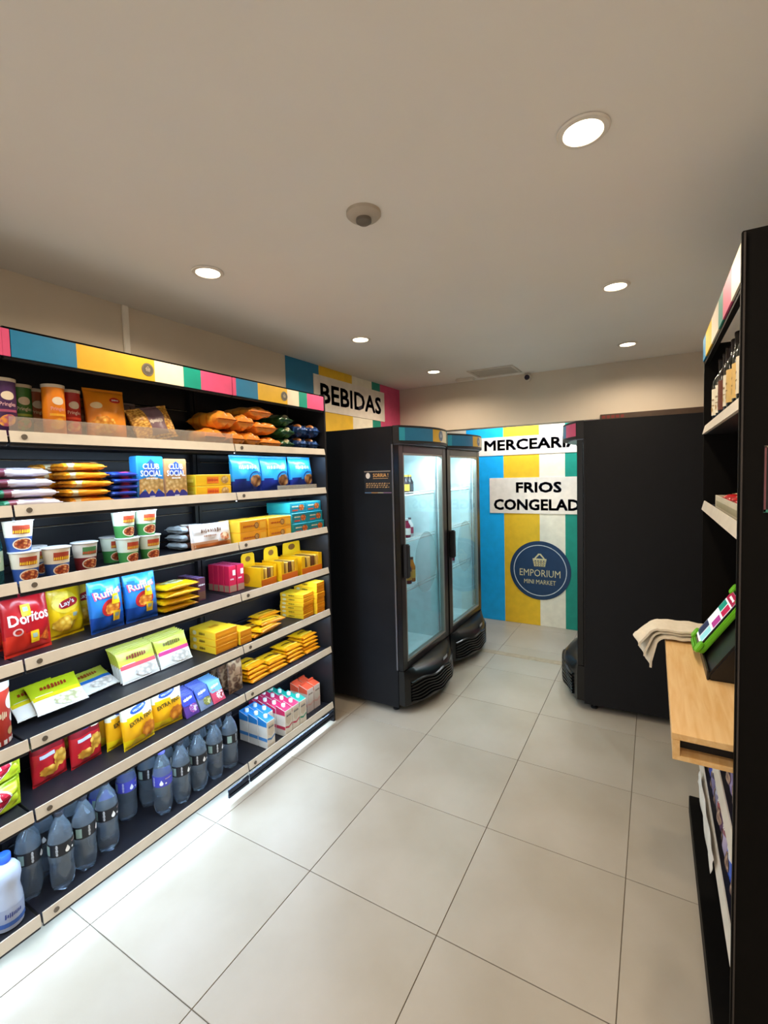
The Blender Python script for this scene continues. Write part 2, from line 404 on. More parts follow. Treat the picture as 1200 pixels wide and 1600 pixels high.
g = G(); g.box(-.173, .173, -.133, .133, -.004, 0); obj('lid', g, mat('#b5ada1', .6), r)
r = empty('emergency_light', (-.235, 3.3, H)); tag(r, 'small white ceiling fixture left of the hatch', 'ceiling fixture')
g = G(); g.box(-.09, .09, -.035, .035, -.022, 0); obj('housing', g, mat('#e2d9cb', .4), r, bevel=.008)
g = G(); g.box(-.075, .075, -.025, .025, -.026, -.022); obj('diffuser', g, mat('#f1e7d8', .3), r, bevel=.003)
r = empty('security_camera', (.31, YBULK, 2.555), 0); tag(r, 'small dark-lensed security camera under the ceiling on the bulkhead', 'camera')
g = G(); g.box(-.012, .012, -.02, .0, -.01, .045); obj('bracket', g, mat('#ded5c8', .4), r, bevel=.003)
Mx = Matrix.Translation((0, -.025, 0)) @ Matrix.Rotation(PI/2, 4, 'X')
g = G(); t_ = G(); t_.lathe([(.028, -.01), (.031, 0), (.031, .03), (.026, .038)], 24); g.add(t_.v, t_.f, 0, Mx); obj('housing', g, mat('#d5cbbd', .4), r, smooth=True)
g = G(); t_ = G(); t_.lathe([(.024, .036), (.022, .044), (.012, .05), (0, .051)], 20); g.add(t_.v, t_.f, 0, Mx); obj('lens', g, mat('#2a2238', .15), r, smooth=True)

# ------------------------------------------------------------------ left shelving, three bays
Z = {1: 1.885, 2: 1.625, 3: 1.355, 4: 1.075, 5: .785, 6: .52, 7: .125}
XF, XBK = -.64, -.985
LEDM = mat('#dcecff', 0.4, emit=9.0, var=0.0)
ACRYL = pane('m_acrylic', '#f3efe8', milk=0.22)
CCOL = {'p': PINK, 'b': BLUE, 'y': YEL, 'c': CREAM, 't': TEAL}
def bay(label, y0, y1, stripes, logo_y, guards, end=False, bar=None):
    L = Vector((-.81, (y0+y1)/2, 0)); r = empty('shelving_bay', L); tag(r, label, 'shelving', 'black snack shelving bays')
    o = -L; g0, g1 = y0+.004, y1-.004
    nb = 15
    for k in range(nb):
        z0 = .1 + 2.15*k/nb
        g = G(); g.box(XBK-.015, XBK, g0, g1, z0, z0+2.15/nb-.006); obj('back_board', g, SHELFM, r, o, bevel=.002, seg=1)
    for yy in (y0, y1):
        ya = y0+.004 if yy == y0 else y1-.024
        g = G(); g.box(XBK, XBK+.03, ya, ya+.02, .0, 2.25); obj('upright', g, BLACK, r, o)
    for k, zt in Z.items():
        g = G(); g.box(XBK+.002, XF-.004, g0, g1, zt-.026, zt)
        g.box(XF-.012, XF-.005, g0, g1, zt-.036, zt-.026)
        sh = obj('shelf', g, SHELFM, r, o, bevel=.002, seg=1)
        # price rail, face leaning back a little
        g = G(); g.add([(XF-.004, g0, zt-.020), (XF+.002, g0, zt-.021), (XF-.006, g0, zt+.019), (XF-.010, g0, zt+.019),
                        (XF-.004, g1, zt-.020), (XF+.002, g1, zt-.021), (XF-.006, g1, zt+.019), (XF-.010, g1, zt+.019)],
                       [(0, 1, 2, 3), (7, 6, 5, 4), (0, 4, 5, 1), (1, 5, 6, 2), (2, 6, 7, 3), (3, 7, 4, 0)])
        obj('price_rail', g, RAIL, sh)
        g = G(); bz = zt-.001; n = 16
        g.add([(XF+.0002+dx+.0012, y0+.046+0.0095*math.cos(2*PI*j/n), bz+0.0095*math.sin(2*PI*j/n)) for dx in (-.0015, .0012) for j in range(n)],
              [[j for j in range(n)][::-1], [n+j for j in range(n)]] + [(j, (j+1) % n, n+(j+1) % n, n+j) for j in range(n)])
        obj('rail_badge', g, BADGE, sh)
        e = SHELF_LED_W if k < 7 else FLOOR_LED_W
        zz = zt-.030
        g = G(); g.box(XF-.042, XF-.026, g0+.02, g1-.02, zz, zz+.002); obj('led_strip', g, LEDM, sh)
        lamp('led_glow', 'AREA', (XF-.034, (y0+y1)/2, zz-.002), (0, math.radians(8 if k < 7 else -8), 0), e*(y1-y0), COOL, sh, shape='RECTANGLE', size=.014, size_y=y1-y0-.05)
        for (row, a, b, hh) in guards:
            if row == k:
                g = G(); g.box(XF-.014, XF-.0115, a, b, zt+.004, zt+hh); obj('acrylic_guard', g, ACRYL, sh)
    g = G(); g.box(XF-.025, XF-.006, g0, g1, 2.150, 2.262); g.box(XBK, XF-.006, g0, g1, 2.255, 2.262)
    hd = obj('header', g, BLACK, r, o, bevel=.001, seg=1)
    for (a, b, c) in stripes:
        g = G(); g.box(XF-.006, XF, a, b, 2.160, 2.253); obj('color_stripe', g, CCOL[c], hd)
    if logo_y is not None:
        logo('logo_disc', .028, hd, lambda x, z: ((XF, logo_y+x, 2.206+z), (1, 0, 0)), mat('#5d574d', .5), mat('#b8ab93', .5), mat('#b8ab93', .5), full=False)
    g = G(); g.box(-.86, -.845, g0+.15, g1-.35, 2.235, 2.25); obj('light_profile', g, mat('#8c8880', .5), r, o)
    if end:
        g = G(); g.box(XBK-.015, XF-.002, y1, y1+.018, 0, 2.272); obj('end_panel', g, BLACK, r, o, bevel=.002)
    g = G(); g.box(-.93, -.90, g0, g1, 0, Z[7]-.027); obj('plinth', g, BLACK, r, o)
    if bar:
        g = G(); g.box(XF-.008, XF+.004, bar[0], bar[1], .034, .052); g.box(XF-.006, XF, bar[0], bar[1], .052, .062); g.box(XF-.008, XF+.004, bar[0], bar[1], .062, .080)
        obj('kick_profile', g, mat('#3a4356', .25, metal=.8), r, o, bevel=.002)
    return r
bay('near left bay of black snack shelving, mostly cut off by the photo edge', -1.138, -.138, [(-1.13, -.9, 'b'), (-.9, -.6, 'y'), (-.6, -.45, 'c'), (-.45, -.35, 't'), (-.35, -.1385, 'p')], None, [])
bay('widest black snack shelving bay with seven shelves and striped header', -.138, .866, [(-.1378, -.116, 'p'), (-.113, .099, 'b'), (.099, .423, 'y'), (.423, .57, 'c'), (.57, .668, 't'), (.668, .862, 'p')], .39, [(1, -.13, .862, .07)], bar=(.72, .862))
bay('narrow end bay of black snack shelving beside the first fridge', .866, 1.652, [(.870, .890, 'p'), (.89, 1.048, 'b'), (1.048, 1.291, 'y'), (1.291, 1.397, 'c'), (1.397, 1.477, 't'), (1.477, 1.648, 'p')], 1.263, [(2, 1.19, 1.56, .045)], end=True, bar=(.870, 1.645))

# ------------------------------------------------------------------ fridges
FG = pane('m_fridge_glass', '#e6f4f3'); LINER = mat('#cfe6ea', .45); FAINT = pane('m_decal_film', '#dfe9ea', milk=.07)
def fridge(label, loc, rz, stripes, W=.85, D=.70, sticker=False, interior=True, trimc='#6d6d73'):
    r = empty('display_fridge', loc, rz); tag(r, label, 'fridge', 'black upright display fridges')
    z0, z1, hh = .05, 2.055, .305
    yf, yb = -D/2, D/2; bul = .135
    def arc(x, b=bul): return yf-.045-b*(1-(2*x/W)**2)
    # cabinet shell: back, sides, top, floor, machine bay
    g = G()
    g.box(-W/2, -W/2+.045, yf, yb, z0, z1); g.box(W/2-.045, W/2, yf, yb, z0, z1); g.box(-W/2+.045, W/2-.045, yb-.045, yb, z0, z1)
    g.box(-W/2+.045, W/2-.045, yf, yb-.045, z1-.14, z1); g.box(-W/2+.045, W/2-.045, yf, yb-.045, z0, hh)
    cab = obj('cabinet', g, mat('#0f1015', .5, var=.08, spec=.3), r)
    for sx in (-1, 1):
        g = G(); g.box(sx*W/2-(.0 if sx < 0 else -.0)-.001*sx-.004, sx*W/2+.004-.001*sx, yf-.003, yf+.008, hh+.02, 1.93); obj('edge_trim', g, mat(trimc, .35, metal=.5), cab)
    # white liner
    a, b, c, d, e, f = -W/2+.046, W/2-.046, yf+.01, yb-.046, hh+.002, z1-.142
    g = G(); g.add([(a,c,e),(b,c,e),(b,d,e),(a,d,e),(a,c,f),(b,c,f),(b,d,f),(a,d,f)], [(0,1,2,3),(7,6,5,4),(2,6,7,3),(1,5,6,2),(0,3,7,4)])
    obj('liner', g, LINER, r, recalc=False)
    # door: frame, gasket, glass, handle
    dz0, dz1 = hh+.015, 1.925
    g = G(); fwid = .072
    g.box(-W/2+.004, -W/2+fwid, yf-.045, yf-.004, dz0, dz1); g.box(W/2-fwid, W/2-.004, yf-.045, yf-.004, dz0, dz1)
    g.box(-W/2+fwid, W/2-fwid, yf-.045, yf-.004, dz0, dz0+.05); g.box(-W/2+fwid, W/2-fwid, yf-.045, yf-.004, dz1-.055, dz1)
    door = obj('door', g, BLACKG, r, bevel=.003, seg=1)
    g = G(); k = .014; p, q, s, t = -W/2+fwid, W/2-fwid, dz0+.05, dz1-.055
    g.box(p, p+k, yf-.043, yf-.008, s, t); g.box(q-k, q, yf-.043, yf-.008, s, t); g.box(p+k, q-k, yf-.043, yf-.008, s, s+k); g.box(p+k, q-k, yf-.043, yf-.008, t-k, t)
    obj('glass_frame', g, mat('#8d8c86', .35, metal=.5), door)
    g = G(); g.add([(p+k, yf-.03, s+k), (q-k, yf-.03, s+k), (q-k, yf-.03, t-k), (p+k, yf-.03, t-k)], [(0, 1, 2, 3)]); obj('glass', g, FG, door, recalc=False)
    decal('faint_disc', E_(.02, 1.03, .2, .24, 40, 3), lambda x, z: ((x, yf-.03, z), (0, -1, 0)), FAINT, door, .002)  # faint grey translucent disc on the door glass
    g = G(); g.box(-W/2+.03, -W/2+.075, yf-.085, yf-.045, .985, 1.225); obj('handle', g, BLACK, door, bevel=.008)
    # lit header: curved striped face between two dark rims
    def curved(name, mats, zs, xs, b, parent, smooth=True, depth=None):
        g = G(); n = len(xs)
        for k, z in enumerate(zs): g.v += [(x, arc(x, b*(depth[k] if depth else 1)), z) for x in xs]
        base = len(g.v); 
        for z in (zs[0], zs[-1]): g.v += [(x, yf+.0, z) for x in xs]
        for j in range(len(zs)-1):
            for i in range(n-1): g.f.append([j*n+i, j*n+i+1, (j+1)*n+i+1, (j+1)*n+i]); g.m.append(0)
        for i in range(n-1):
            g.f.append([i+1, i, base+i, base+i+1]); g.m.append(0)
            t0 = (len(zs)-1)*n; g.f.append([t0+i, t0+i+1, base+n+i+1, base+n+i]); g.m.append(0)
        g.f.append([0] + [j*n for j in range(1, len(zs))] + [base+n, base]); g.m.append(0)
        g.f.append(([n-1] + [j*n+n-1 for j in range(1, len(zs))] + [base+2*n-1, base+n-1])[::-1]); g.m.append(0)
        return obj(name, g, mats, parent, smooth=smooth)
    xs = [-W/2+.006+(W-.012)*i/28 for i in range(29)]
    hd = curved('header', BLACK, [1.935, 1.95, 2.045, 2.058], xs, bul*.96, r)
    for (u0, u1, c) in stripes:
        sx = [-W/2+.008+(W-.016)*(u0+(u1-u0)*i/8) for i in range(9)]
        sh = (([(x, z) for z in (1.953, 2.043) for x in sx]), [(i, i+1, 10+i, 9+i) for i in range(8)])
        decal('color_stripe', sh, lambda x, z: ((x, arc(x, bul*.96), z), (0, -1, 0)), c, hd, .002)
    lx = W*.02
    logo('logo_disc', .04, hd, lambda x, z: ((lx+x, arc(lx+x, bul*.96)-.002, 2.0+z), (0, -1, 0)), mat('#6d7f9d', .5), mat('#c9cfd6', .5), mat('#c9cfd6', .5), full=False)
    xs2 = [-W/2+.012+(W-.024)*i/24 for i in range(25)]
    curved('header_lip', mat('#5c6270', .3, metal=.3), [1.926, 1.934], xs2, bul*.7, r)
    # grille: curved apron with wavy louvres
    xs = [-W/2+.006+(W-.012)*i/32 for i in range(33)]
    gr = curved('grille', BLACKG, [.068, .085, .25, .285, hh+.012], xs, bul, r, depth=[.93, 1, 1, .8, .25])
    for k in range(7):
        zc = .094+.0235*k
        g = G(); n = 41
        for i in range(n):
            x = -W/2+.05+(W-.1)*i/(n-1); w = zc+.008*math.sin(x*26+k*.4); yy = arc(x)
            g.v += [(x, yy+.004, w-.008), (x, yy-.014, w-.004), (x, yy-.014, w+.003), (x, yy+.004, w+.008)]
        for i in range(n-1):
            for q2 in range(3): g.f.append([4*i+q2, 4*i+4+q2, 4*i+5+q2, 4*i+1+q2]); g.m.append(0)
        obj('louvre', g, BLACKG, gr, smooth=True)
    bx = W*.06
    decal('maker_badge', R_(bx-.045, bx+.045, .268, .292), lambda x, z: ((x, arc(x, bul*.86), z), (0, -.9, .4)), mat('#9aa0a8', .3, metal=.4), gr, .006)
    decal('hinge_strip', R_(-W/2+.03, -W/2+.25, .309, .315), lambda x, z: ((x, yf-.045, z), (0, -1, 0)), CHROME, gr, .002)
    for sx in (-1, 1):
        for yy in (yf+.06, yb-.06):
            g = G(); g.lathe([(.022, 0), (.024, .01), (.012, .016), (.012, .06)], 14, cx=sx*(W/2-.07), cy=yy); obj('foot', g, mat('#3a3a3d', .4, metal=.5), r, smooth=True)
    # wire shelves and lamp
    if interior:
        for zz in (1.56, 1.21, .835):
            g = G(); xa, xb, ya, yb2 = -W/2+.055, W/2-.055, yf+.05, yb-.07
            for yy in (ya, yb2, (ya+yb2)/2): g.tube([(xa, yy, zz-.006), (xb, yy, zz-.006)], .005, 6)
            for i in range(17):
                x = xa+(xb-xa)*i/16; g.tube([(x, ya, zz-.0015), (x, yb2, zz-.0015)], .0018, 5)
            g.tube([(xa, ya-.004, zz+.018), (xb, ya-.004, zz+.018)], .004, 6)
            obj('wire_shelf', g, mat('#e6eaea', .35), r, smooth=True)
        g = G(); g.box(-W/2+.09, W/2-.09, yf+.03, yf+.075, z1-.168, z1-.145); obj('lamp_tube', g, mat('#e4f4ff', .4, emit=12.0, var=0), r)
        lamp('lamp_glow', 'AREA', (0, yf+.055, z1-.172), (math.radians(-14), 0, 0), FRIDGE_W, (.8, .95, 1.0), r, shape='RECTANGLE', size=W-.2, size_y=.04)
        for sx in (-1, 1):
            g = G(); g.box(sx*(W/2-.052)-.006, sx*(W/2-.052)+.006, yf+.022, yf+.034, hh+.06, z1-.18); obj('shelf_track', g, ALU, r)
    if sticker:
        st = lambda x, z: ((-W/2, -x, z), (-1, 0, 0))
        x0 = .225
        s0 = decal('sticker', R_(x0-.112, x0+.112, 1.583, 1.752), st, mat('#15151a', .5), cab, .0006)
        decal('sticker_line', R_(x0-.11, x0+.105, 1.742, 1.7455), st, mat('#c9b9a5', .5), s0, .0014)
        for (a2, b2, c2) in ((-.11, -.055, '#5d7fa0'), (-.055, 0, '#b98a55'), (0, .045, '#b9b49a'), (.045, .11, '#8f6f94')):
            decal('sticker_line', R_(x0+a2, x0+b2, 1.590, 1.595), st, mat(c2, .5), s0, .0014)
        decal('sticker_disc', E_(x0-.08, 1.714, .018, .021, 20, 2), st, mat('#e3dcd4', .5), s0, .0014)
        decal('lettering', T('SORRIA !', .125, .026, x0+.025, 1.716, off=.014), st, mat('#e0a860', .5), s0, .0014)
        decal('sticker_line', R_(x0-.038, x0+.085, 1.692, 1.695), st, mat('#d0a878', .5), s0, .0014)
        decal('lettering', T('VOCE ESTA SENDO FILMADO\nAS IMAGENS SAO GRAVADAS', .195, .04, x0-.002, 1.645), st, mat('#a8855c', .5), s0, .0014)
    return r
FS = [(0, .05, mat('#2aa6c4')), (.05, .37, BLUE), (.37, .52, YEL), (.52, .70, CREAM), (.70, .78, TEAL), (.78, 1, PINK)]
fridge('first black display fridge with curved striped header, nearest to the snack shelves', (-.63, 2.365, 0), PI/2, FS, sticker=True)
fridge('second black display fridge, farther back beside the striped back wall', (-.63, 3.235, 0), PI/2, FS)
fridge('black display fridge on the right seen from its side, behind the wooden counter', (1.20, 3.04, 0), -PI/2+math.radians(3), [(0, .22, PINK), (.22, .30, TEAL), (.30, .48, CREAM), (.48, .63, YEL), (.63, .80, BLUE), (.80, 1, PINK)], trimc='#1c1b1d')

# ------------------------------------------------------------------ goods: builders (local front is -y, base at z = 0)
class Bag:
    """pillow bag: sealed at two opposite ends, full in the middle"""
    def __init__(s, w, h, t, seed=0, swap=False, full=.5, wr=1.0, seal=.045, side=2.4):
        s.w, s.h, s.t, s.swap, s.full, s.wr, s.seal, s.side = w, h, t, swap, full, wr, seal, side
        q = random.Random(seed); s.ph = [q.uniform(0, 6.28) for _ in range(8)]
    def T(s, x, z):
        a = x/(s.w/2); p = z/s.h
        if s.swap: a, p = (z/s.h-.5)*2, x/s.w+.5
        a = max(-1, min(1, a)); p = max(0, min(1, p))
        e = s.seal
        if p < e or p > 1-e: return .0012
        u = (p-e)/(1-2*e)
        prof = max(0, math.sin(PI*u))**s.full; body = max(0, 1-abs(a)**s.side)**.6
        ph = s.ph
        end = math.exp(-(u/.16)) + math.exp(-((1-u)/.16))
        w = s.wr*s.t*(.10*end*math.sin(9*a+ph[0]+2*u) + .05*math.sin(5*a+7*u+ph[1]) + .035*math.sin(11*u-6*a+ph[2]) + .03*math.sin(17*a+ph[3])*end)
        return min(s.t/2, max(.0012, s.t/2*.94*prof*body + w*prof*body))
    def xz(s, a, p):
        e = s.seal; u = max(0, min(1, (p-e)/(1-2*e)))
        pin = 1-.05*math.sin(PI*u)**.5
        if s.swap: return ((p-.5)*s.w, (a*pin*.5+.5)*s.h)
        return (a*pin*s.w/2, p*s.h)
    def geo(s, zone=None, na=22, np_=26):
        g = G(); e = s.seal
        ps = [0, e*.5, e*.999] + [e+(1-2*e)*(.5-.5*math.cos(PI*(i/np_))) for i in range(1, np_)] + [1-e*.999, 1-e*.5, 1]
        as_ = [math.sin(PI/2*(2*i/na-1)) for i in range(na+1)]
        n = len(as_)
        for sgn in (-1, 1):
            for p in ps:
                for i, a in enumerate(as_):
                    x, z = s.xz(a, p); t = s.T(x, z)
                    if i in (0, n-1): t = 0
                    zig = .0006*(1 if i % 2 else -1) if (p <= e or p >= 1-e) else 0
                    g.v.append((x, sgn*t+zig, z))
        off = n*len(ps)
        for side in (0, 1):
            for j in range(len(ps)-1):
                for i in range(n-1):
                    q = [side*off+j*n+i, side*off+j*n+i+1, side*off+(j+1)*n+i+1, side*off+(j+1)*n+i]
                    g.f.append(q if side == 0 else q[::-1])
                    am, pm = (as_[i]+as_[i+1])/2, (ps[j]+ps[j+1])/2
                    if s.swap: nx, nz = pm, am*.5+.5
                    else: nx, nz = am*.5+.5, pm
                    g.m.append(zone(nx, nz, side) if zone else 0)
        return g
    def surf(s, x, z): return ((x, -s.T(x, z), z), (0, -1, 0))

LIE = Matrix.Rotation(-PI/2, 4, 'X')          # front print turned upwards
def finish(root, M):
    """apply a pose to every mesh of a freshly built thing"""
    def walk(o):
        for c in o.children:
            if c.type == 'MESH': c.data.transform(M)
            walk(c)
    walk(root); return root
PROTO = {}
def kind(name, key, build, M=None):
    """build a thing's root and parts once; later calls copy it with its parts"""
    if key in PROTO: return copy_tree(PROTO[key])
    r = empty(name); build(r)
    if M is not None: finish(r, M)
    PROTO[key] = r
    return r
def put(o, loc, label, cat, group, rz=PI/2, tilt=0.0, roll=0.0):
    o.location = (loc[0], loc[1], loc[2]+.0008); o.rotation_euler = Euler((tilt, roll, rz)); tag(o, label, cat, group); return o
def bag_thing(name, key, w, h, t, mats, zone=None, prints=(), lie=False, **kw):
    """prints: list of (part name, shape, material); laid on the bag surface"""
    def build(r):
        b = Bag(w, h, t, seed=sum(map(ord, str(key))), **kw)
        body = obj('wrapper', b.geo(zone), mats, r, smooth=True, recalc=False)
        for i, (nm, sh, m) in enumerate(prints): decal(nm, sh, b.surf, m, body, .0018+.0011*i)
    M = (Matrix.Translation((0, -h/2, t/2)) @ LIE) if lie else None
    return kind(name, key, build, M)
def box_thing(name, key, w, d, h, mats, fm=None, prints=(), bevel=.002, part='carton'):
    """fm: material index for bottom, top, front, right, back, left"""
    def build(r):
        g = G(); g.box(-w/2, w/2, -d/2, d/2, 0, h, list(fm) if fm else 0)
        body = obj(part, g, mats, r, bevel=bevel, seg=1)
        S = {'f': face_front(d), 'l': face_left(w), 't': face_top(h)}
        for i, (nm, side, sh, m) in enumerate(prints): decal(nm, sh, S[side], m, body, .0007+.0005*i)
    return kind(name, key, build)
ORD = ['first', 'second', 'third', 'fourth', 'fifth', 'sixth', 'seventh', 'eighth', 'ninth', 'tenth', 'eleventh', 'twelfth']
def layer(i, n): return 'bottom' if i == 0 else ('top' if i == n-1 else ORD[i] + ' from bottom')
jit = random.Random(5)
def j(a): return jit.uniform(-a, a)
FOIL = dict(rough=.28, coat=.25, bump=.05)
def foil(h): return mat(h, rough=.3, var=.05, coat=.2)

# ---- row 1: chip tubes ------------------------------------------------------
def chip_tube(key, c1, c2, c3):
    def build(r):
        R0, hh = .0375, .212
        g = G(); g.lathe([(R0-.002, 0), (R0, .003), (R0, hh-.012)], 28); b = obj('tube', g, mat(c1, .35), r, smooth=True)
        g = G(); g.lathe([(R0+.0005, 0), (R0+.0012, .004), (R0+.0004, .006)], 28); obj('base_rim', g, ALU, r, smooth=True)
        g = G(); g.lathe([(R0+.0008, hh-.013), (R0+.0018, hh-.010), (R0+.0018, hh-.001), (R0-.001, hh), (0, hh-.001)], 28); obj('lid', g, mat('#d9cbb4', .4), r, smooth=True)
        s = cyl(lambda z: R0)
        decal('pale_oval', E_(0, .148, .020, .0155), s, mat('#e9dcc6', .45), b, .0008)
        decal('lettering', T('Pringles', .05, .018, 0, .116, off=.012), s, mat(c3, .4), b, .0010)
        decal('chip_picture', E_(-.004, .06, .027, .02, rot=.5), s, cells('#f2c26a', '#e79a3c', c2, 70), b, .0008)
        decal('color_band', R_(-.03, .03, .09, .099), s, mat(c2, .4), b, .0009)
    return kind('chip_tube', key, build)
put(chip_tube('tub_purple', '#4a2a5c', '#b1547a', '#e8b9c4'), (-.742, -.107, Z[1]), 'purple chip tube at the left end of the top shelf', 'chip tube', 'chip tubes on the top shelf')
put(chip_tube('tub_green', '#3f7a35', '#a7bf4a', '#e9e2c8'), (-.825, -.022, Z[1]), 'green chip tube behind the purple one on the top shelf', 'chip tube', 'chip tubes on the top shelf')
put(chip_tube('tub_brown', '#a8552b', '#d08a4a', '#f0d6b0'), (-.885, .05, Z[1]), 'brownish orange chip tube half hidden behind the bright orange one', 'chip tube', 'chip tubes on the top shelf')
put(chip_tube('tub_orange', '#ef8a1d', '#f5b32c', '#f2a79a'), (-.735, .052, Z[1]), 'bright orange chip tube in front on the top shelf', 'chip tube', 'chip tubes on the top shelf')
put(chip_tube('tub_red', '#b8261f', '#e24a2c', '#f4d0c0'), (-.80, .142, Z[1]), 'red chip tube right of the bright orange one', 'chip tube', 'chip tubes on the top shelf')
# ---- row 1: snack and pasta bags -------------------------------------------
def zsteps(*cuts):
    return lambda x, z, s: sum(1 for c in cuts if z > c + .02*math.sin(x*9))
OR1, OR2 = foil('#f0931e'), foil('#e57a14')
put(bag_thing('snack_bag', 'or_bag', .165, .235, .07, [OR1], prints=[('red_badge', E_(.035, .185, .022, .013), mat('#c2281f', .35)), ('lettering', T('Elma', .028, .010, .035, .185), TXTW), ('chip_picture', E_(-.02, .07, .05, .04, ripple=.1), cells('#f6cf6e', '#e9a53c', '#c97a1c', 60)), ('pale_oval', E_(-.045, .155, .022, .014), mat('#efd9a8', .4))]),
    (-.765, .272, Z[1]), 'upright bright orange snack bag with a small red badge, top shelf', 'snack bag', 'bags on the top shelf', PI/2-.1, -.12)
put(bag_thing('snack_bag', 'am_bag', .13, .20, .06, [foil('#a5611f')], prints=[('food_picture', E_(0, .1, .045, .06), cells('#dfa24f', '#b26a2a', '#7d431a', 45))]),
    (-.885, .215, Z[1]), 'brown snack bag tucked behind the upright orange bag, top shelf', 'snack bag', 'bags on the top shelf')
PASTA = cells('#f3d27c', '#e0ac4a', '#a86f28', 75, stretch=(1, 1, 1.6)); PASTAD = cells('#b99a6c', '#8c6a45', '#4b3a30', 60)
put(bag_thing('pasta_bag', 'pa1', .13, .20, .07, [PASTAD, mat('#6b5a58', .25)], zsteps(.62), wr=1.6),
    (-.86, .40, Z[1]), 'clear bag of brown twisted pasta standing behind, top shelf', 'pasta bag', 'pasta bags on the top shelf', PI/2+.1)
put(bag_thing('pasta_bag', 'pa2', .15, .19, .07, [PASTAD, mat('#5c4f55', .25)], zsteps(.7), wr=1.6),
    (-.875, .55, Z[1]), 'clear dark bag of pasta at the back, left of the orange packs', 'pasta bag', 'pasta bags on the top shelf', PI/2-.15)
put(bag_thing('pasta_bag', 'pa3', .21, .16, .06, [PASTA, mat('#7c6470', .3), PASTA], lambda x, z, s: 1 if (.36 < x < .78 and z > .12+.0*x) else 0, prints=[('lettering', T('Massa', .07, .03, .01, .085), mat('#d9cfc4', .4))], wr=1.5),
    (-.742, .497, Z[1]+.026), 'clear bag of yellow macaroni with a mauve label leaning in front, top shelf', 'pasta bag', 'pasta bags on the top shelf', PI/2, -.28, -.22)
put(bag_thing('snack_bag', 'mag', .07, .16, .05, [foil('#8f1d3a')]), (-.93, .655, Z[1]), 'dark magenta bag at the back of the top shelf', 'snack bag', 'bags on the top shelf')
# rolls in orange wrap, laid end-on
def roll(key, w, t, c=('#ffb03a', '#f0901f')):
    return bag_thing('food_pack', key, w, .25, t, [foil(c[0]), foil(c[1]), mat('#ee9638', .3, coat=.3)], lambda x, z, s: (2 if z < .2 else (0 if (z*5+x) % 1 < .75 else 1)), lie=True, full=.16, side=2.6, wr=1.1,
                     prints=[('print_stripe', R_(-w*.3, w*.3, .06, .075), mat('#c8391e', .35))])
GR = 'orange wrapped food packs'
for (key, w, t, y, dz, lb) in (('r1', .135, .10, .768, 0, 'bottom row, leftmost'), ('r2', .12, .095, .905, 0, 'bottom row, second from left'), ('r2', .12, .095, 1.028, 0, 'bottom row, third from left'), ('r3', .18, .075, 1.183, 0, 'bottom row, wide rightmost one'),
                               ('r1', .135, .10, .845, .098, 'middle row, leftmost'), ('r2', .12, .095, .985, .096, 'middle row, centre'), ('r4', .17, .08, 1.145, .085, 'middle row, rightmost'), ('r3', .18, .075, 1.10, .172, 'alone on top of the pile')):
    put(roll(key, w, t), (-.793+j(.006), y, Z[1]+dz), 'orange wrapped food pack on the top shelf, ' + lb, 'food pack', GR, PI/2+j(.06))
gm = [foil('#1f4a2a'), foil('#35683a')]
for i, (y, dz) in enumerate(((1.335, 0), (1.345, .075), (1.33, .15))):
    put(bag_thing('food_pack', 'grn', .13, .24, .075, gm, lambda x, z, s: 1 if (x*7+z*4) % 1 < .35 else 0, lie=True, full=.3, side=3, wr=1.4, prints=[('print_spot', E_(.01, .03, .03, .015), mat('#c9c39a', .4))]),
        (-.80, y, Z[1]+dz), 'dark green food pack between orange and navy ones, %s of three' % ['bottom', 'middle', 'top'][i], 'food pack', 'dark green food packs')
nv = [foil('#1d3566'), foil('#3c63a6')]
for i, (y, dz) in enumerate(((1.462, 0), (1.575, 0), (1.465, .088), (1.58, .089))):
    put(bag_thing('food_pack', 'nvy', .108, .25, .088, nv, lambda x, z, s: 1 if (z*6+.3*math.sin(x*8)) % 1 < .3 else 0, lie=True, full=.3, side=3, wr=1.4,
        prints=[('bread_picture', E_(-.008, .045, .03, .03), cells('#c58f55', '#a3693a', '#6e4526', 30)), ('lettering', T('PÃO', .05, .02, .005, .10), mat('#cfd8ea', .4))]),
        (-.785+j(.006), y, Z[1]+dz), 'navy blue food pack on the top shelf, %s' % ['lower left', 'lower right', 'upper left', 'upper right'][i], 'food pack', 'navy food packs')

# ---- row 2 -------------------------------------------------------------------
def flow(key, w, d, t, c1, c2, c3, ink, word, lie=True):
    return bag_thing('biscuit_pack', key, w, d, t, [foil(c1), foil(c2), foil(ink), foil(c3)], lambda x, z, s: 3 if x < .13 else (1 if x < .25+.05*math.sin(z*6) else (2 if (.40 < x < .72 and .10 < z < .24) else 0)), lie=lie, swap=True, full=.11, side=3.2, wr=.9, seal=.05,
                     prints=[('lettering', T(word, w*.42, d*.2, w*.08, d*.45, off=.01), mat(ink, .4)), ('biscuit_picture', E_(w*.3, d*.3, w*.09, d*.16), cells('#d9a55e', '#b9803f', '#8d5a2b', 50))])
for i in range(4):
    put(flow('wafer', .20, .115, .038, '#d3cad0', '#7a3a4a', '#2f7a5c', '#9a8fb0', 'Wafer'), (-.745+j(.008)-.01*i, -.052+j(.012)-.012*i, Z[2]+.0382*i), 'white and lilac wafer pack, %s of its stack, second shelf' % layer(i, 4), 'biscuit pack', 'white wafer packs', PI/2+j(.05))
for i in range(5):
    put(flow('orng', .17, .12, .035, '#ee9a1e', '#d8c7a0', '#e0901c', '#d85a1d', 'Recheado'), (-.755+j(.008), .148+j(.01), Z[2]+.0345*i), 'orange biscuit pack, %s of the front stack on the second shelf' % layer(i, 5), 'biscuit pack', 'orange biscuit packs', PI/2+j(.05))
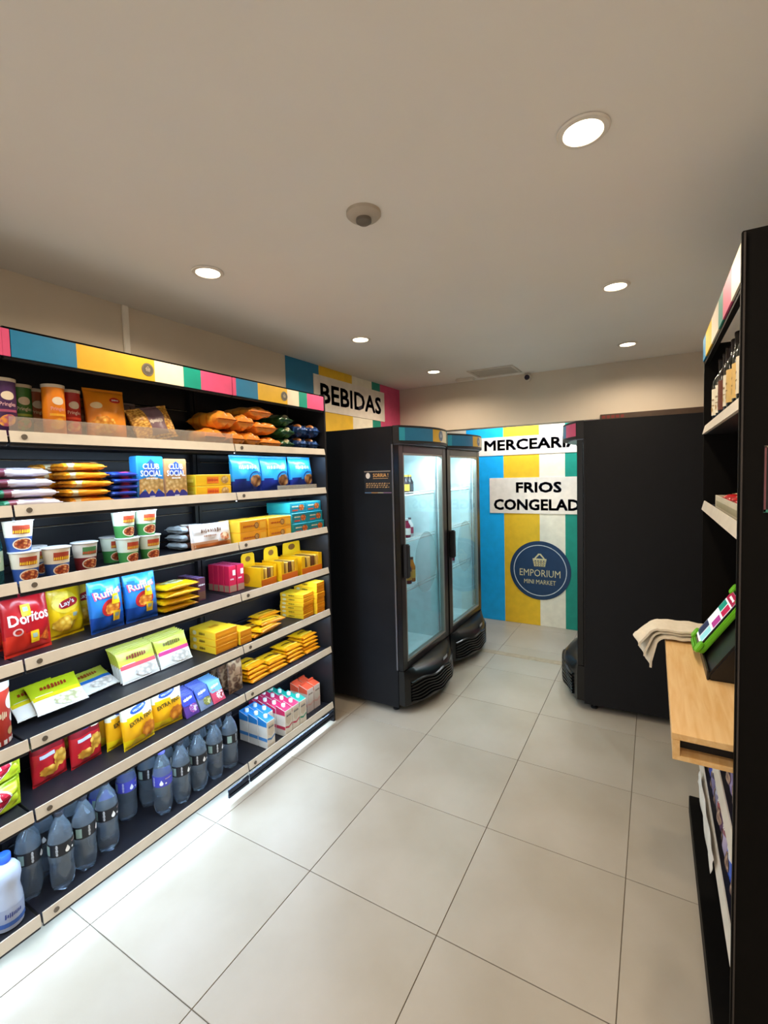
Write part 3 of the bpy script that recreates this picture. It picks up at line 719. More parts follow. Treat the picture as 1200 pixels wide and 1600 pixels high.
for i in range(5):
    put(flow('orng', .17, .12, .035, '#ee9a1e', '#d8c7a0', '#e0901c', '#d85a1d', 'Recheado'), (-.90+j(.005), .115+j(.008), Z[2]+.0345*i), 'orange biscuit pack, %s of the rear stack on the second shelf' % layer(i, 5), 'biscuit pack', 'orange biscuit packs', PI/2+j(.05))
for i in range(5):
    put(flow('blup', .115, .12, .0275, '#27368f', '#2a4aa8', '#3a62c8', '#c84a7a', 'TRAKINAS'), (-.755+j(.004), .297+j(.004), Z[2]+.027*i), 'navy blue biscuit pack, %s of five stacked beside the orange packs' % layer(i, 5), 'biscuit pack', 'navy biscuit packs', PI/2+j(.04))
CRK = cells('#e5c38a', '#cfa05c', '#a87a3c', 55)
def club(key, w, h, top, low):
    m = mat(top, .35, coat=.2); m2 = mat(low, .35, coat=.2)
    zz = [(-w/2+.004, .03), (-w*.25, .055), (-w*.12, .03), (0, .05), (w*.12, .03), (w*.25, .055), (w/2-.004, .03)]
    return box_thing('cracker_box', key, w, .06, h, [m, m2], (1, 0, 0, 0, 0, 0), prints=[
        ('lower_band', 'f', R_(-w/2+.003, w/2-.003, .003, .045), m2),
        ('cracker_picture', 'f', POLY([(-w/2+.006, .098), (-w/2+.006, .052)] + [(x, z) for x, z in zz] + [(w/2-.006, .052), (w/2-.006, .098), (0, .112)]), CRK),
        ('peak', 'f', POLY([(-w*.32, .12), (w*.32, .12), (w*.2, .165), (0, h-.012), (-w*.2, .165)]), mat('#2c4fa8', .35)),
        ('lettering', 'f', T('CLUB', w*.62, .026, 0, .158, off=.02), TXTW), ('lettering', 'f', T('SOCIAL', w*.8, .028, 0, .126, off=.02), TXTW),
        ('lettering', 'f', T('original', w*.4, .012, 0, .103), TXTW), ('lettering', 'f', T('144 g', w*.2, .008, 0, .02), TXTW)], bevel=.006)
put(club('club1', .135, .205, '#2f8fd6', '#2a2f86'), (-.742, .426, Z[2]), 'bright blue cracker box with white lettering on the second shelf', 'cracker box', 'cracker boxes', PI/2+.04)
put(club('club2', .12, .195, '#c98f5a', '#33307f'), (-.742, .557, Z[2]), 'tan and blue cracker box right of the bright blue one', 'cracker box', 'cracker boxes', PI/2-.05)
for i in range(2):
    put(box_thing('biscuit_box', 'ylb2', .225, .17, .058, [mat('#f0b81e', .35), mat('#cdb32a', .35)], (0, 0, 0, 0, 0, 1), prints=[('orange_patch', 'f', R_(-.045, .03, .012, .046), mat('#ef7d1e', .4)), ('lettering', 'f', T('TOSTINES', .066, .02, -.008, .03, off=.01), mat('#c8371c', .4)), ('picture', 'f', E_(.07, .03, .025, .02), CRK), ('print_line', 'l', R_(-.07, .07, .02, .035), mat('#e2cf55', .4))]),
        (-.785, .768, Z[2]+.0585*i), 'yellow biscuit box, %s of two on the second shelf' % ['lower', 'upper'][i], 'biscuit box', 'yellow biscuit boxes on the second shelf')
CBL = [foil('#1c2f86'), foil('#2f9fe0')]
COOK = cells('#e2b47a', '#b5773d', '#5c3018', 26)
for i, (y, x) in enumerate(((1.03, -.735), (1.275, -.75), (1.505, -.735))):
    put(bag_thing('cookie_bag', 'ckb%d' % (i % 2), .232, .225, .075, CBL, lambda x, z, s: 1 if z > .34+.06*math.sin(x*7) else 0, prints=[('cookie_picture', E_(.05, .075, .048, .035, ripple=.05), COOK), ('lettering', T('Cookies' if i % 2 else 'Mini', .13, .035, -.01, .155, off=.01), mat('#bfe6fb', .35)), ('picture_rim', RING(.05, .075, .05, .056, ax=1.05), mat('#16256b', .4))]),
        (x, y, Z[2]), 'large bright blue cookie bag, %s of three on the end bay' % ['left', 'middle', 'right'][i], 'cookie bag', 'blue cookie bags', PI/2+j(.06), -.08)

# ---- row 3 -------------------------------------------------------------------
def cup(key, c_top, c_low, c_brand, word, wcol):
    def build(r):
        h, rb, rt = .112, .0355, .0465
        rf = lambda z: rb+(rt-rb)*z/h
        g = G(); g.lathe([(rb-.003, .002), (rb, 0), (rb, .004), (rf(.052), .052), (rf(.053), .053), (rt, h)], 30, mi=[1, 1, 1, 1, 0]); b = obj('cup', g, [mat(c_top, .4), mat(c_low, .4)], r, smooth=True)
        g = G(); g.lathe([(rt+.001, h-.002), (rt+.004, h), (rt+.004, h+.003), (rt, h+.004), (0, h+.0042)], 30); obj('lid', g, mat('#e8e8ea', .3, metal=.2), r, smooth=True)
        s = cyl(rf)
        decal('brand_patch', R_(-.028, .028, .066, .097), s, mat(c_brand, .4), b, .0008)
        decal('lettering', T(word, .054, .02, 0, .074, off=.03), s, mat(wcol, .4), b, .0014)
        decal('dish_rim', E_(.004, .028, .033, .022), s, mat('#e8dcc2', .4), b, .0008)
        decal('noodle_picture', E_(.004, .028, .029, .0185), s, cells('#e7b06a', '#b8542a', '#7c2b16', 95), b, .0014)
    return kind('noodle_cup', key, build)
NG = 'noodle cups'
B = lambda: cup('cupb', '#e9dcc4', '#33508f', '#a8402a', 'CUP', '#efc22f')
put(B(), (-.722, -.083, Z[3]), 'blue and cream noodle cup, lower one of the stacked pair', 'noodle cup', NG, PI/2-.1)
put(B(), (-.732, -.094, Z[3]+.1165), 'blue and cream noodle cup, upper one of the stacked pair', 'noodle cup', NG, PI/2-.1)
put(B(), (-.722, .022, Z[3]), 'blue and cream noodle cup standing alone in front', 'noodle cup', NG, PI/2)
put(B(), (-.835, -.012, Z[3]), 'blue and cream noodle cup half hidden behind the lone one', 'noodle cup', NG, PI/2+.5)
put(cup('cupr', '#d9d0c4', '#7d2626', '#4a7a46', 'CUP', '#c14a2c'), (-.765, .148, Z[3]), 'dark red noodle cup between the blue and green cups', 'noodle cup', NG)
GC = lambda: cup('cupg', '#d9e2cf', '#3f8a45', '#b9472c', 'CUP', '#e0b23c')
for (x, y, dz, lb) in ((-.835, .30, 0, 'at the back of the lower layer'), (-.722, .305, 0, 'front left of the lower layer'), (-.722, .407, 0, 'front right of the lower layer'), (-.728, .296, .1165, 'left one of the upper layer'), (-.728, .398, .1165, 'right one of the upper layer')):
    put(GC(), (x, y, Z[3]+dz), 'green noodle cup, ' + lb, 'noodle cup', NG, PI/2+j(.1))
def lathe_bottle(name, key, prof, body_m, cap_prof, cap_m, label=None, label_m=None, prints=(), n=26, lob=None):
    def build(r):
        g = G(); g.lathe(prof, n, lob=lob); b = obj('bottle', g, body_m, r, smooth=True)
        g = G(); g.lathe(cap_prof, 20); obj('cap', g, cap_m, r, smooth=True)
        if label:
            g = G(); rr, z0, z1 = label
            vs = []; m = 32
            for q in range(m):
                a = 2*PI*q/m; vs += [(rr*math.cos(a), rr*math.sin(a), z0), (rr*math.cos(a), rr*math.sin(a), z1)]
            g.add(vs, [(2*q, 2*((q+1) % m), 2*((q+1) % m)+1, 2*q+1) for q in range(m)]); lo = obj('label_band', g, label_m, r, smooth=True, recalc=False)
            for (nm, sh, mm) in prints: decal(nm, sh, cyl(lambda z: rr), mm, lo, .0008)
    return kind(name, key, build)
TEALB = mat('#4f9a9a', .08, trans=.85, ior=1.3, var=.02)
put(lathe_bottle('drink_bottle', 'teal', [(.03, 0), (.036, .006), (.038, .03), (.038, .15), (.032, .175), (.014, .205), (.013, .218)], TEALB, [(.015, .214), (.015, .232), (.012, .234), (0, .234)], mat('#2a7c80', .4), (.0386, .055, .125), mat('#b9d3b4', .45), [('print_box', R_(-.02, .02, .085, .105), mat('#e8e6d2', .45)), ('lettering', T('AGUA', .034, .01, 0, .095), mat('#3a4a46', .4))]),
    (-.75, -.178, Z[3]), 'teal tinted drink bottle with pale green label at the left edge of the third shelf', 'bottle', None)
for i in range(3):
    put(bag_thing('flat_pack', 'wip', .19, .135, .042, [foil('#cfd9e2'), foil('#6b4438')], lambda x, z, s: 1 if .18 < x < .36 and z < .75 else 0, lie=True, swap=True, full=.12, side=3.4, prints=[('print_spot', E_(-.03, .06, .02, .025), mat('#e9dfd6', .4))]),
        (-.845, .71, Z[3]+.042*i), 'pale blue and brown flat pack, %s of the pile behind the leaning one' % layer(i, 3), 'flat pack', 'pale flat packs', PI/2+j(.05))
put(bag_thing('flat_pack', 'wip2', .24, .135, .045, [foil('#efe7e2'), foil('#d9a27c')], lambda x, z, s: 1 if z < .26+.05*math.sin(5*x) else 0, swap=True, full=.25, side=4, prints=[('lettering', T('Bolinho', .12, .03, -.01, .095), mat('#7a5a48', .4)), ('lettering', T('baunilha', .07, .014, -.02, .068), mat('#b07a50', .4)), ('cake_picture', E_(.07, .055, .03, .022), cells('#d98a5a', '#b3502f', '#f0d0a8', 40)), ('base_band', R_(-.11, .11, .012, .028), mat('#c4692e', .4))]),
    (-.725, .758, Z[3]), 'white flat pack with peach print leaning against a pile', 'flat pack', 'pale flat packs', PI/2-.06, -.12)
OB = [mat('#f0a61c', .35), mat('#f6c533', .35)]
def obox(key, w): return box_thing('biscuit_box', key, w, .16, .063, OB, (0, 1, 0, 0, 0, 1), prints=[('ring_print', 'f', RING(w*.1, .031, .012, .018), mat('#8d6a3a', .4)), ('biscuit_picture', 'f', E_(w*.1, .031, .0115, .0115), CRK), ('lettering', 'f', T('Biscoito', w*.4, .016, -w*.2, .032), mat('#b8541c', .4)), ('print_line', 'f', R_(w*.22, w*.44, .012, .05), mat('#f4bd3a', .4))])
for i, (w, y, dz, x) in enumerate(((.215, .995, 0, -.745), (.215, .995, .0635, -.745), (.195, 1.212, 0, -.745), (.195, 1.212, .0635, -.745))):
    put(obox('ob%s' % w, w), (x, y, Z[3]+dz), 'amber yellow biscuit box on the third shelf, %s' % ['lower left', 'upper left', 'lower right', 'upper right'][i], 'biscuit box', 'amber biscuit boxes', PI/2+(.06 if i < 2 else 0))
TB = [mat('#1d7f8e', .35), mat('#2fb3c6', .35)]  # paler second tone bakes the shelf LED's cyan glow into the tops
for c in range(2):
    for i in range(3):
        put(box_thing('carton_box', 'tb%d' % c, .145+.015*c, .2, .066, TB, (0, 1, 0, 0, 0, 1), prints=[('orange_print', 'f', E_(.035, .033, .026, .02), cells('#e7a24a', '#c9642a', '#7d3418', 60)), ('lettering', 'f', T('NESFIT', .06, .014, -.025, .042, off=.01), mat('#e8e2c0', .4)), ('print_line', 'f', R_(-.055, .0, .012, .022), mat('#c24a33', .4))]),
            (-.765-.012*i, 1.405+.158*c, Z[3]+.0665*i), 'teal carton box, %s of the %s column' % (['bottom', 'middle', 'top'][i], ['left', 'right'][c]), 'box', 'teal carton boxes', PI/2+j(.02))

# ---- row 4 -------------------------------------------------------------------
def chips(key, w, h, t, cols, zone, prints): return bag_thing('chip_bag', key, w, h, t, [foil(c) for c in cols], zone, prints, wr=1.3, full=.42)
TAGY = mat('#f2c21c', .4)
def tagp(x, z): return [('price_tag', R_(x-.015, x+.015, z-.022, z+.022, 3, 4), TAGY), ('price_tag_print', R_(x-.008, x+.008, z-.004, z+.012, 2, 2), mat('#9fb0a0', .4))]
def dori(): return chips('dor', .165, .235, .075, ['#b3171f', '#d8301f', '#8c1426'], lambda x, z, s: 1 if z < .3+.08*math.sin(x*6) else (2 if z > .9 else 0),
    [('lettering', T('Doritos', .135, .042, .0, .137, rot=.05, off=.02), TXTW), ('chip_picture', POLY([(.028, .045), (.066, .03), (.06, .085)]), cells('#ef8a2c', '#e06a1c', '#b8441a', 80)), ('round_seal', RING(-.045, .09, .009, .014), mat('#d9b0a8', .4))] + tagp(-.012, .165) + tagp(.008, .06))
put(dori(), (-.775, -.068, Z[4]), 'red tortilla chip bag with yellow price tags, front one', 'chip bag', 'chip bags', PI/2+.12, -.1)
put(dori(), (-.885, -.12, Z[4]), 'red tortilla chip bag hidden behind the front red one', 'chip bag', 'chip bags', PI/2+.1, -.02)
def lay(): return chips('lay', .15, .225, .075, ['#f0c815', '#e2b70c'], lambda x, z, s: 1 if z < .25 else 0,
    [('yellow_sun', E_(-.01, .145, .05, .045), mat('#f7d843', .35)), ('red_banner', E_(.0, .14, .04, .019, rot=.25), mat('#b3202a', .35)), ('lettering', T("Lay's", .055, .026, -.004, .14, rot=.25, off=.02), TXTW), ('chip_picture', E_(-.02, .06, .045, .03, ripple=.06), cells('#f7dc74', '#eab93a', '#c98f1e', 45))] + tagp(.018, .085))
put(lay(), (-.845, .098, Z[4]), 'yellow potato chip bag with red banner beside the red bags', 'chip bag', 'chip bags', PI/2+.15, -.1)
put(lay(), (-.925, .21, Z[4]), 'yellow potato chip bag behind the nearest blue bag', 'chip bag', 'chip bags', PI/2-.1, -.02)
def ruf(): return chips('ruf', .15, .235, .075, ['#1f74c4', '#16479c', '#3aa3e6'], lambda x, z, s: 1 if z < .3 else (2 if z > .72+.1*math.sin(x*8) else 0),
    [('red_swirl', E_(.0, .10, .042, .035, rot=.4), mat('#c22a2c', .35)), ('chip_picture', E_(.004, .095, .03, .024, rot=.4, ripple=.08), cells('#f4c25e', '#e08a2c', '#b3541c', 50)), ('lettering', T('Ruffles', .12, .036, -.004, .165, rot=.15, off=.025), mat('#e5476a', .35)), ('lettering', T('Ruffles', .112, .03, -.004, .166, rot=.15, off=.01), TXTW)] + tagp(.022, .06) + tagp(.018, .135))
put(ruf(), (-.76, .222, Z[4]), 'blue ridged chip bag, left of the two in front', 'chip bag', 'chip bags', PI/2+.1, -.08)
put(ruf(), (-.76, .378, Z[4]), 'blue ridged chip bag, right of the two in front', 'chip bag', 'chip bags', PI/2-.05, -.1)
put(ruf(), (-.90, .372, Z[4]), 'blue ridged chip bag standing behind the front two', 'chip bag', 'chip bags', PI/2, -.02)
for i in range(4):
    put(bag_thing('snack_pack', 'yfl', .195, .15, .0342, [foil('#eec50f'), foil('#d59a10')], lambda x, z, s: 1 if z < .16 else 0, lie=True, full=.3, side=3.4, wr=1.2, prints=[('white_patch', R_(-.06, .04, .05, .105), mat('#d9dcae', .4)), ('lettering', T('Torcida', .09, .03, -.01, .078), mat('#7a6a20', .4)), ('red_spot', E_(-.06, .12, .02, .012), mat('#b3402a', .4))]),
        (-.785+j(.006), .562+j(.01), Z[4]+.034*i), 'flat yellow snack pack, %s of the stack right of the blue chip bags' % layer(i, 4), 'snack pack', 'flat yellow snack packs', PI/2+j(.07))
for i in range(4):
    put(box_thing('drink_carton', 'brn', .048, .037, .122, [mat('#5a3040', .4), mat('#8a6fa8', .4)], (0, 1, 0, 0, 0, 0), prints=[('lettering', 'f', T('CHOCO', .038, .014, 0, .085, off=.01), TXTW), ('print_band', 'f', R_(-.022, .022, .01, .05), mat('#6e4a3a', .4)), ('print_band', 'l', R_(-.016, .016, .01, .05), mat('#6e4a3a', .4))]),
        (-.80-.042*i, .725, Z[4]), 'small brown drink carton, %s of four in a row' % ['front', 'second from front', 'third from front', 'rear'][i], 'drink carton', 'brown drink cartons')
for c in range(2):
    for i in range(4):
        put(box_thing('drink_carton', 'red', .052, .04, .15, [mat('#d3224a', .4), mat('#e2568a', .4)], (0, 1, 0, 0, 0, 0), prints=[('white_patch', 'f', R_(.0, .02, .095, .125), TXTW), ('lettering', 'f', T('KAPO', .026, .014, -.006, .075), TXTW), ('print_band', 'f', R_(-.024, .024, .004, .04), mat('#a8806a', .4)), ('print_band', 'l', R_(-.018, .018, .004, .04), mat('#a8806a', .4))]),
            (-.79-.044*i, .925+.058*c, Z[4]), 'pinkish red drink carton, %s in the %s file' % (['front', 'second', 'third', 'rear'][i], ['left', 'right'][c]), 'drink carton', 'red drink cartons')
def display(key, w, d, h, flap):
    def build(r):
        t = .003; g = G()
        g.box(-w/2, w/2, -d/2, d/2, 0, t); g.box(-w/2, -w/2+t, -d/2, d/2, t, h); g.box(w/2-t, w/2, -d/2, d/2, t, h); g.box(-w/2+t, w/2-t, d/2-t, d/2, t, h)
        g.box(-w/2+t, w/2-t, -d/2, -d/2+t, t, h*.38); g.box(-w/2+t, -w*.34, -d/2, -d/2+t, h*.38, h); g.box(w*.34, w/2-t, -d/2, -d/2+t, h*.38, h)
        b = obj('tray', g, mat('#f3ba12', .35), r)
        g = G(); g.prism([(-w*.42, h), (w*.42, h), (w*.40, h+flap*.8), (w*.3, h+flap), (-w*.3, h+flap), (-w*.40, h+flap*.8)], d/2-.004, d/2-.001)
        fl = obj('back_flap', g, mat('#f6c61e', .35), r)
        decal('flap_print', E_(0, h+flap*.5, w*.16, flap*.24), lambda x, z: ((x, d/2-.004, z), (0, -1, 0)), mat('#8a5a2a', .4), fl, .0008)
        decal('orange_band', R_(-w/2+.002, w/2-.002, .002, h*.36), face_front(d), mat('#e0701a', .35), b, .0008)
        decal('side_print', E_(-.03, h*.4, .03, .03), face_left(w), mat('#c8862a', .4), b, .0008)
        nb = 4
        for k in range(nb):
            x = -w*.3+w*.6*k/(nb-1); g = G(); g.box(x-w*.07, x+w*.07, -d/2+.008, d/2-.02, t, h*.9); obj('bar', g, [mat('#6a4020', .35), mat('#e0b04a', .4)][k % 2], r, bevel=.003, seg=1)
    return kind('display_box', key, build)
put(display('dis1', .145, .16, .115, .07), (-.785, 1.135, Z[4]), 'yellow display box with raised flap, left of three', 'display box', 'yellow display boxes', PI/2+.1)
put(display('dis2', .15, .16, .125, .075), (-.765, 1.305, Z[4]), 'yellow display box with raised flap, middle of three', 'display box', 'yellow display boxes', PI/2)
put(display('dis3', .21, .18, .125, .085), (-.775, 1.525, Z[4]), 'widest yellow display box with raised flap, right of three', 'display box', 'yellow display boxes', PI/2)

# ---- row 5 -------------------------------------------------------------------
def canister(r):
    R0, hh = .056, .225
    g = G(); g.lathe([(R0-.003, 0), (R0, .004), (R0, hh-.025)], 30, mi=0); b = obj('canister', g, mat('#cf4234', .4), r, smooth=True)
    g = G(); g.lathe([(R0+.001, hh-.026), (R0+.002, hh-.02), (R0+.002, hh-.004), (R0-.003, hh), (0, hh)], 30); obj('lid', g, mat('#eef0ec', .4), r, smooth=True)
    s = cyl(lambda z: R0)
    decal('white_cloud', join2(E_(.06, .15, .03, .03), E_(.07, .09, .025, .02), E_(-.06, .12, .03, .03)), s, mat('#ece8e0', .45), b, .0008)
    decal('lettering', T('Leite', .07, .04, 0, .11), s, mat('#f3d9b0', .4), b, .0012)
    decal('round_seal', E_(.045, .045, .014, .014), s, mat('#c9a06a', .4), b, .0012)
    decal('base_band', R_(-.09, .09, .004, .02), s, mat('#e6d8cc', .4), b, .0008)
put(kind('food_canister', 'can', canister), (-.765, -.203, Z[5]), 'red and white food canister at the left edge of the fifth shelf', 'canister', None)
def soup(key, top, ink, band, food):
    return bag_thing('food_packet', key, .185, .15, .014, [foil('#e7e9e4'), foil(top)], lambda x, z, s: 1 if z > .5+.05*math.sin(x*6) else 0, full=.2, side=5, wr=1.0, seal=.03,
        prints=[('color_band', R_(-.085, .085, .062, .08), mat(band, .35)), ('lettering', T('Pipoca', .09, .03, -.005, .112, off=.02), mat(ink, .35)), ('food_picture', E_(.025, .034, .05, .026, ripple=.08), food)])
POP = cells('#f3f1ea', '#dcd8d2', '#b9b4ac', 60); POPY = cells('#f3f1ea', '#d4d2b2', '#a8a878', 60)
put(soup('sg', '#b9c81e', '#9a3a16', '#d8c91c', POPY), (-.80, -.02, Z[5]+.026), 'lime green food packet lying tilted, rear of two', 'food packet', 'food packets', PI/2+.06, -1.0)
put(soup('sg', '#b9c81e', '#9a3a16', '#d8c91c', POPY), (-.765, .035, Z[5]+.030), 'lime green food packet lying tilted, front of two', 'food packet', 'food packets', PI/2-.04, -.95)
put(soup('sb', '#c9cf4a', '#a8541c', '#2b6fc0', POP), (-.83, .212, Z[5]+.012), 'yellow and blue food packet lying flat behind', 'food packet', 'food packets', PI/2+.08, -1.2)
for c in range(2):
    for i in range(5):
        put(soup('sp' if c else 'sr', '#d9d84a', '#9a3a16' if c == 0 else '#7a6a1c', '#cf3f8a' if c else '#dc5a6a', POP), (-.80-.024*i+.04*c*0, .385+.188*c+.004*i, Z[5]+.003), 'white %s food packet, %s in its leaning row' % (['red banded', 'pink banded'][c], ['front', 'second', 'third', 'fourth', 'rear'][i]), 'food packet', 'food packets', PI/2+.03*c, -.42)
CHB = [mat('#f2b21a', .35), mat('#f7c92c', .35), mat('#e58a14', .35)]
def cbox(key, w, d, h): return box_thing('flat_box', key, w, d, h, CHB, (0, 1, 2, 0, 0, 1), prints=[('print_line', 'f', R_(-w*.42, w*.42, h*.3, h*.62), mat('#ef9a1c', .4)), ('lettering', 'l', T('BIS', .05, h*.5, -.0, h*.5, off=.02), mat('#6a4a1c', .4)), ('print_spot', 'l', E_(-.06, h*.5, .016, h*.3), mat('#e9dba8', .4)), ('lettering', 't', T('BIS', w*.4, .05, 0, 0), mat('#d98f14', .4))])
for i in range(3):
    put(cbox('cb1', .148, .21, .039), (-.822, .818, Z[5]+.0395*i), 'yellow flat box, %s of the left stack on the fifth shelf' % ['bottom', 'middle', 'top'][i], 'flat box', 'yellow flat boxes')
for i in range(2):
    put(cbox('cb2', .085, .19, .039), (-.80, .945, Z[5]+.0395*i), 'narrow yellow flat box, %s of two beside the left stack' % ['lower', 'upper'][i], 'flat box', 'yellow flat boxes')
def bar(key, w, d, t):
    return bag_thing('flat_yellow_pack', key, w, d, t, [foil('#f0b414'), foil('#e08c12')], lambda x, z, s: 1 if z < .2 else 0, lie=True, swap=True, full=.14, side=8, wr=.5, seal=.05,
        prints=[('lettering', T('Chocolate', w*.5, d*.2, 0, d*.55), mat('#5a3a14', .4)), ('print_spot', E_(w*.3, d*.4, w*.07, d*.18), mat('#7a4a1c', .4)), ('print_band', R_(-w*.4, w*.4, d*.2, d*.28), mat('#f6d252', .4))])
for i, (x, y, dz, a) in enumerate(((-.76, 1.09, 0, .1), (-.735, 1.125, .0225, .15), (-.875, 1.10, .0, .0), (-.76, 1.18, .045, -.1), (-.875, 1.295, 0, .0), (-.88, 1.255, .0225, .02), (-.88, 1.265, .045, .0))):
    put(bar('br1', .19, .10, .022), (x, y, Z[5]+dz), 'thin yellow pack in the loose pile on the fifth shelf, %s' % ['lowest at the front left', 'crossing the lowest front one', 'flat at the rear left', 'topmost at the front', 'lowest at the rear right', 'middle at the rear right', 'topmost at the rear right'][i], 'flat pack', 'loose yellow flat packs', PI/2+a)
for i in range(6):
    put(cbox('cs1', .115, .19, .0265), (-.79+j(.004), 1.477+j(.003), Z[5]+.027*i), 'slim yellow flat box, %s of the lower stack by the end panel' % layer(i, 6), 'flat box', 'slim yellow flat boxes', PI/2+.08)
for i in range(6):
    put(cbox('cs2', .085, .2, .0355), (-.775+j(.003), 1.594, Z[5]+.036*i), 'slim yellow flat box, %s of the tall stack at the end panel' % layer(i, 6), 'flat box', 'slim yellow flat boxes', PI/2)

# ---- row 6 -------------------------------------------------------------------
for i in range(2):
    put(bag_thing('steel_wool_pack', 'bril', .215, .112, .085, [foil('#c3d52a'), foil('#9cb81c')], lambda x, z, s: 1 if (z > .86 or z < .1) else 0, swap=True, full=.3, side=2.6, wr=1.4,
        prints=[('white_oval', E_(-.01, .056, .078, .044, rot=.12), TXTW), ('red_oval', E_(-.01, .056, .072, .040, rot=.12), mat('#c2203a', .35)), ('lettering', T('BOM\nBRIL', .09, .056, -.01, .056, rot=.12, off=.03), TXTW)]),
        (-.765-.004*i, -.237+.006*i, Z[6]+.1115*i), 'lime green steel wool pack with red oval, %s of two' % ['lower', 'upper'][i], 'steel wool pack', 'steel wool packs', PI/2+.05)
NUT = cells('#f0cf7a', '#dba43c', '#a8701f', 38)
def redsnack(): return bag_thing('snack_bag', 'rsn', .13, .195, .06, [foil('#b81f28'), foil('#e9e0c4'), foil('#7d1220')], lambda x, z, s: 1 if z > .78+.03*math.sin(5*x) else (2 if z > .68 else 0),
    prints=[('blue_oval', E_(-.0, .165, .042, .013), mat('#2d4f9a', .35)), ('pale_bar', R_(-.045, .012, .108, .122), mat('#b9bfe0', .35)), ('snack_picture', join2(E_(.03, .085, .026, .034, ripple=.1), E_(-.012, .052, .034, .02, ripple=.1)), NUT)], full=.3, side=3.5)
put(redsnack(), (-.82, -.008, Z[6]), 'red snack bag with pale top, left one on the sixth shelf', 'snack bag', 'red snack bags', PI/2+.1, -.06)
put(redsnack(), (-.81, .127, Z[6]), 'red snack bag with pale top, right one on the sixth shelf', 'snack bag', 'red snack bags', PI/2+.1, -.06)
put(redsnack(), (-.915, .05, Z[6]), 'red snack bag behind and between the front two', 'snack bag', 'red snack bags', PI/2, -.02)
PRZ = cells('#f0b04a', '#e08a24', '#b8641a', 40)
def visc(): return bag_thing('pasta_bag', 'vis', .155, .215, .06, [foil('#eaa914'), foil('#d9d2bc'), foil('#e8c712')], lambda x, z, s: 1 if z > .62+.04*math.sin(x*5) else (2 if z < .2 else 0),
    prints=[('blue_oval', E_(-.005, .168, .045, .02, rot=.2), TXTW), ('blue_oval', E_(-.005, .168, .041, .017, rot=.2), mat('#24489c', .35)), ('lettering', T('VISCONTI', .058, .0095, -.005, .168, rot=.2), TXTW), ('lettering', T('EXTRA FINO', .115, .02, .0, .118, rot=.15, off=.03), mat('#3a3418', .35)), ('snack_picture', E_(.035, .06, .035, .035, ripple=.12), PRZ)], full=.32, side=3)
put(visc(), (-.742, .322, Z[6]), 'yellow snack bag with blue oval, front left of the yellow bags', 'snack bag', 'yellow and white bags on the sixth shelf', PI/2+.1, -.1)
put(visc(), (-.765, .478, Z[6]), 'yellow snack bag with blue oval, right of the yellow bags', 'snack bag', 'yellow and white bags on the sixth shelf', PI/2-.1, -.06)
put(visc(), (-.812, .285, Z[6]), 'yellow snack bag, second in the file behind the front one', 'snack bag', 'yellow and white bags on the sixth shelf', PI/2+.12, -.03)
put(visc(), (-.88, .28, Z[6]), 'yellow snack bag, rearmost in the file beside the red bags', 'snack bag', 'yellow and white bags on the sixth shelf', PI/2+.1, -.02)
def sach(key, a, b, pic): return bag_thing('sachet', key, .082, .115, .008, [foil(a), foil(b)], lambda x, z, s: 1 if z > .55+.06*math.sin(6*x) else 0, full=.2, side=5, seal=.03, wr=.6,
    prints=[('fruit_picture', E_(.012, .035, .024, .022, ripple=.08), pic), ('lettering', T('Tang', .055, .022, -.002, .088, rot=.1, off=.02), TXTW), ('color_band', R_(-.036, .036, .056, .066), mat(b, .35))])
FR = [('sa', '#5a3a86', '#3a49b4', cells('#c46aa8', '#7a3a8a', '#d9c4e0', 60), .597), ('sb2', '#7a86a0', '#4a62c8', cells('#9a9a4a', '#6a6a2c', '#c8c48a', 60), .682), ('sc', '#d8506a', '#7ab4e6', cells('#d8302c', '#f2e6e6', '#a81c24', 60), .764)]
for q, (k, a, b, pic, y) in enumerate(FR):
    for i in range(6):
        put(sach(k, a, b, pic), (-.728-.02*i, y+.004*i, Z[6]+.002), '%s sachet, %s in its leaning row of six' % (['purple', 'grey blue', 'red and light blue'][q], ['front', 'second', 'third', 'fourth', 'fifth', 'rear'][i]), 'sachet', 'sachets', PI/2+.05, -.45)
CHO = [cells('#7a5a44', '#5a4030', '#a08468', 34, .25), mat('#6e5c50', .2)]
for i, (x, y, a) in enumerate(((-.812, .876, .1), (-.745, .890, .03), (-.885, .89, -.05))):
    put(bag_thing('nut_pouch', 'cho%d' % (i % 2), .10, .205, .05, CHO, zsteps(.88), wr=1.5, prints=[('brown_patch', R_(-.02, .02, .10, .14), mat('#8a6a50', .3))] if i == 1 else []), (x, y, Z[6]), 'clear pouch of brown nuts or sweets, %s of three' % ['left', 'front right', 'rear'][i], 'pouch', 'clear brown pouches', PI/2+a, -.04)  # front right pouch has a small plain brown patch
for c, (y, n) in enumerate(((1.055, 4), (1.22, 3), (1.385, 4), (1.55, 5))):
    for i in range(n):
        put(bar('br2', .15, .15, .0236), (-.80-.006*i+j(.006), y+j(.003), Z[6]+.0237*i), 'wide yellow flat pack, %s of the sixth-shelf stack %s' % (layer(i, n), ['next to pouches', 'second from pouches', 'third from pouches', 'by end panel'][c]), 'flat pack', 'wide yellow flat packs', PI/2+j(.08))

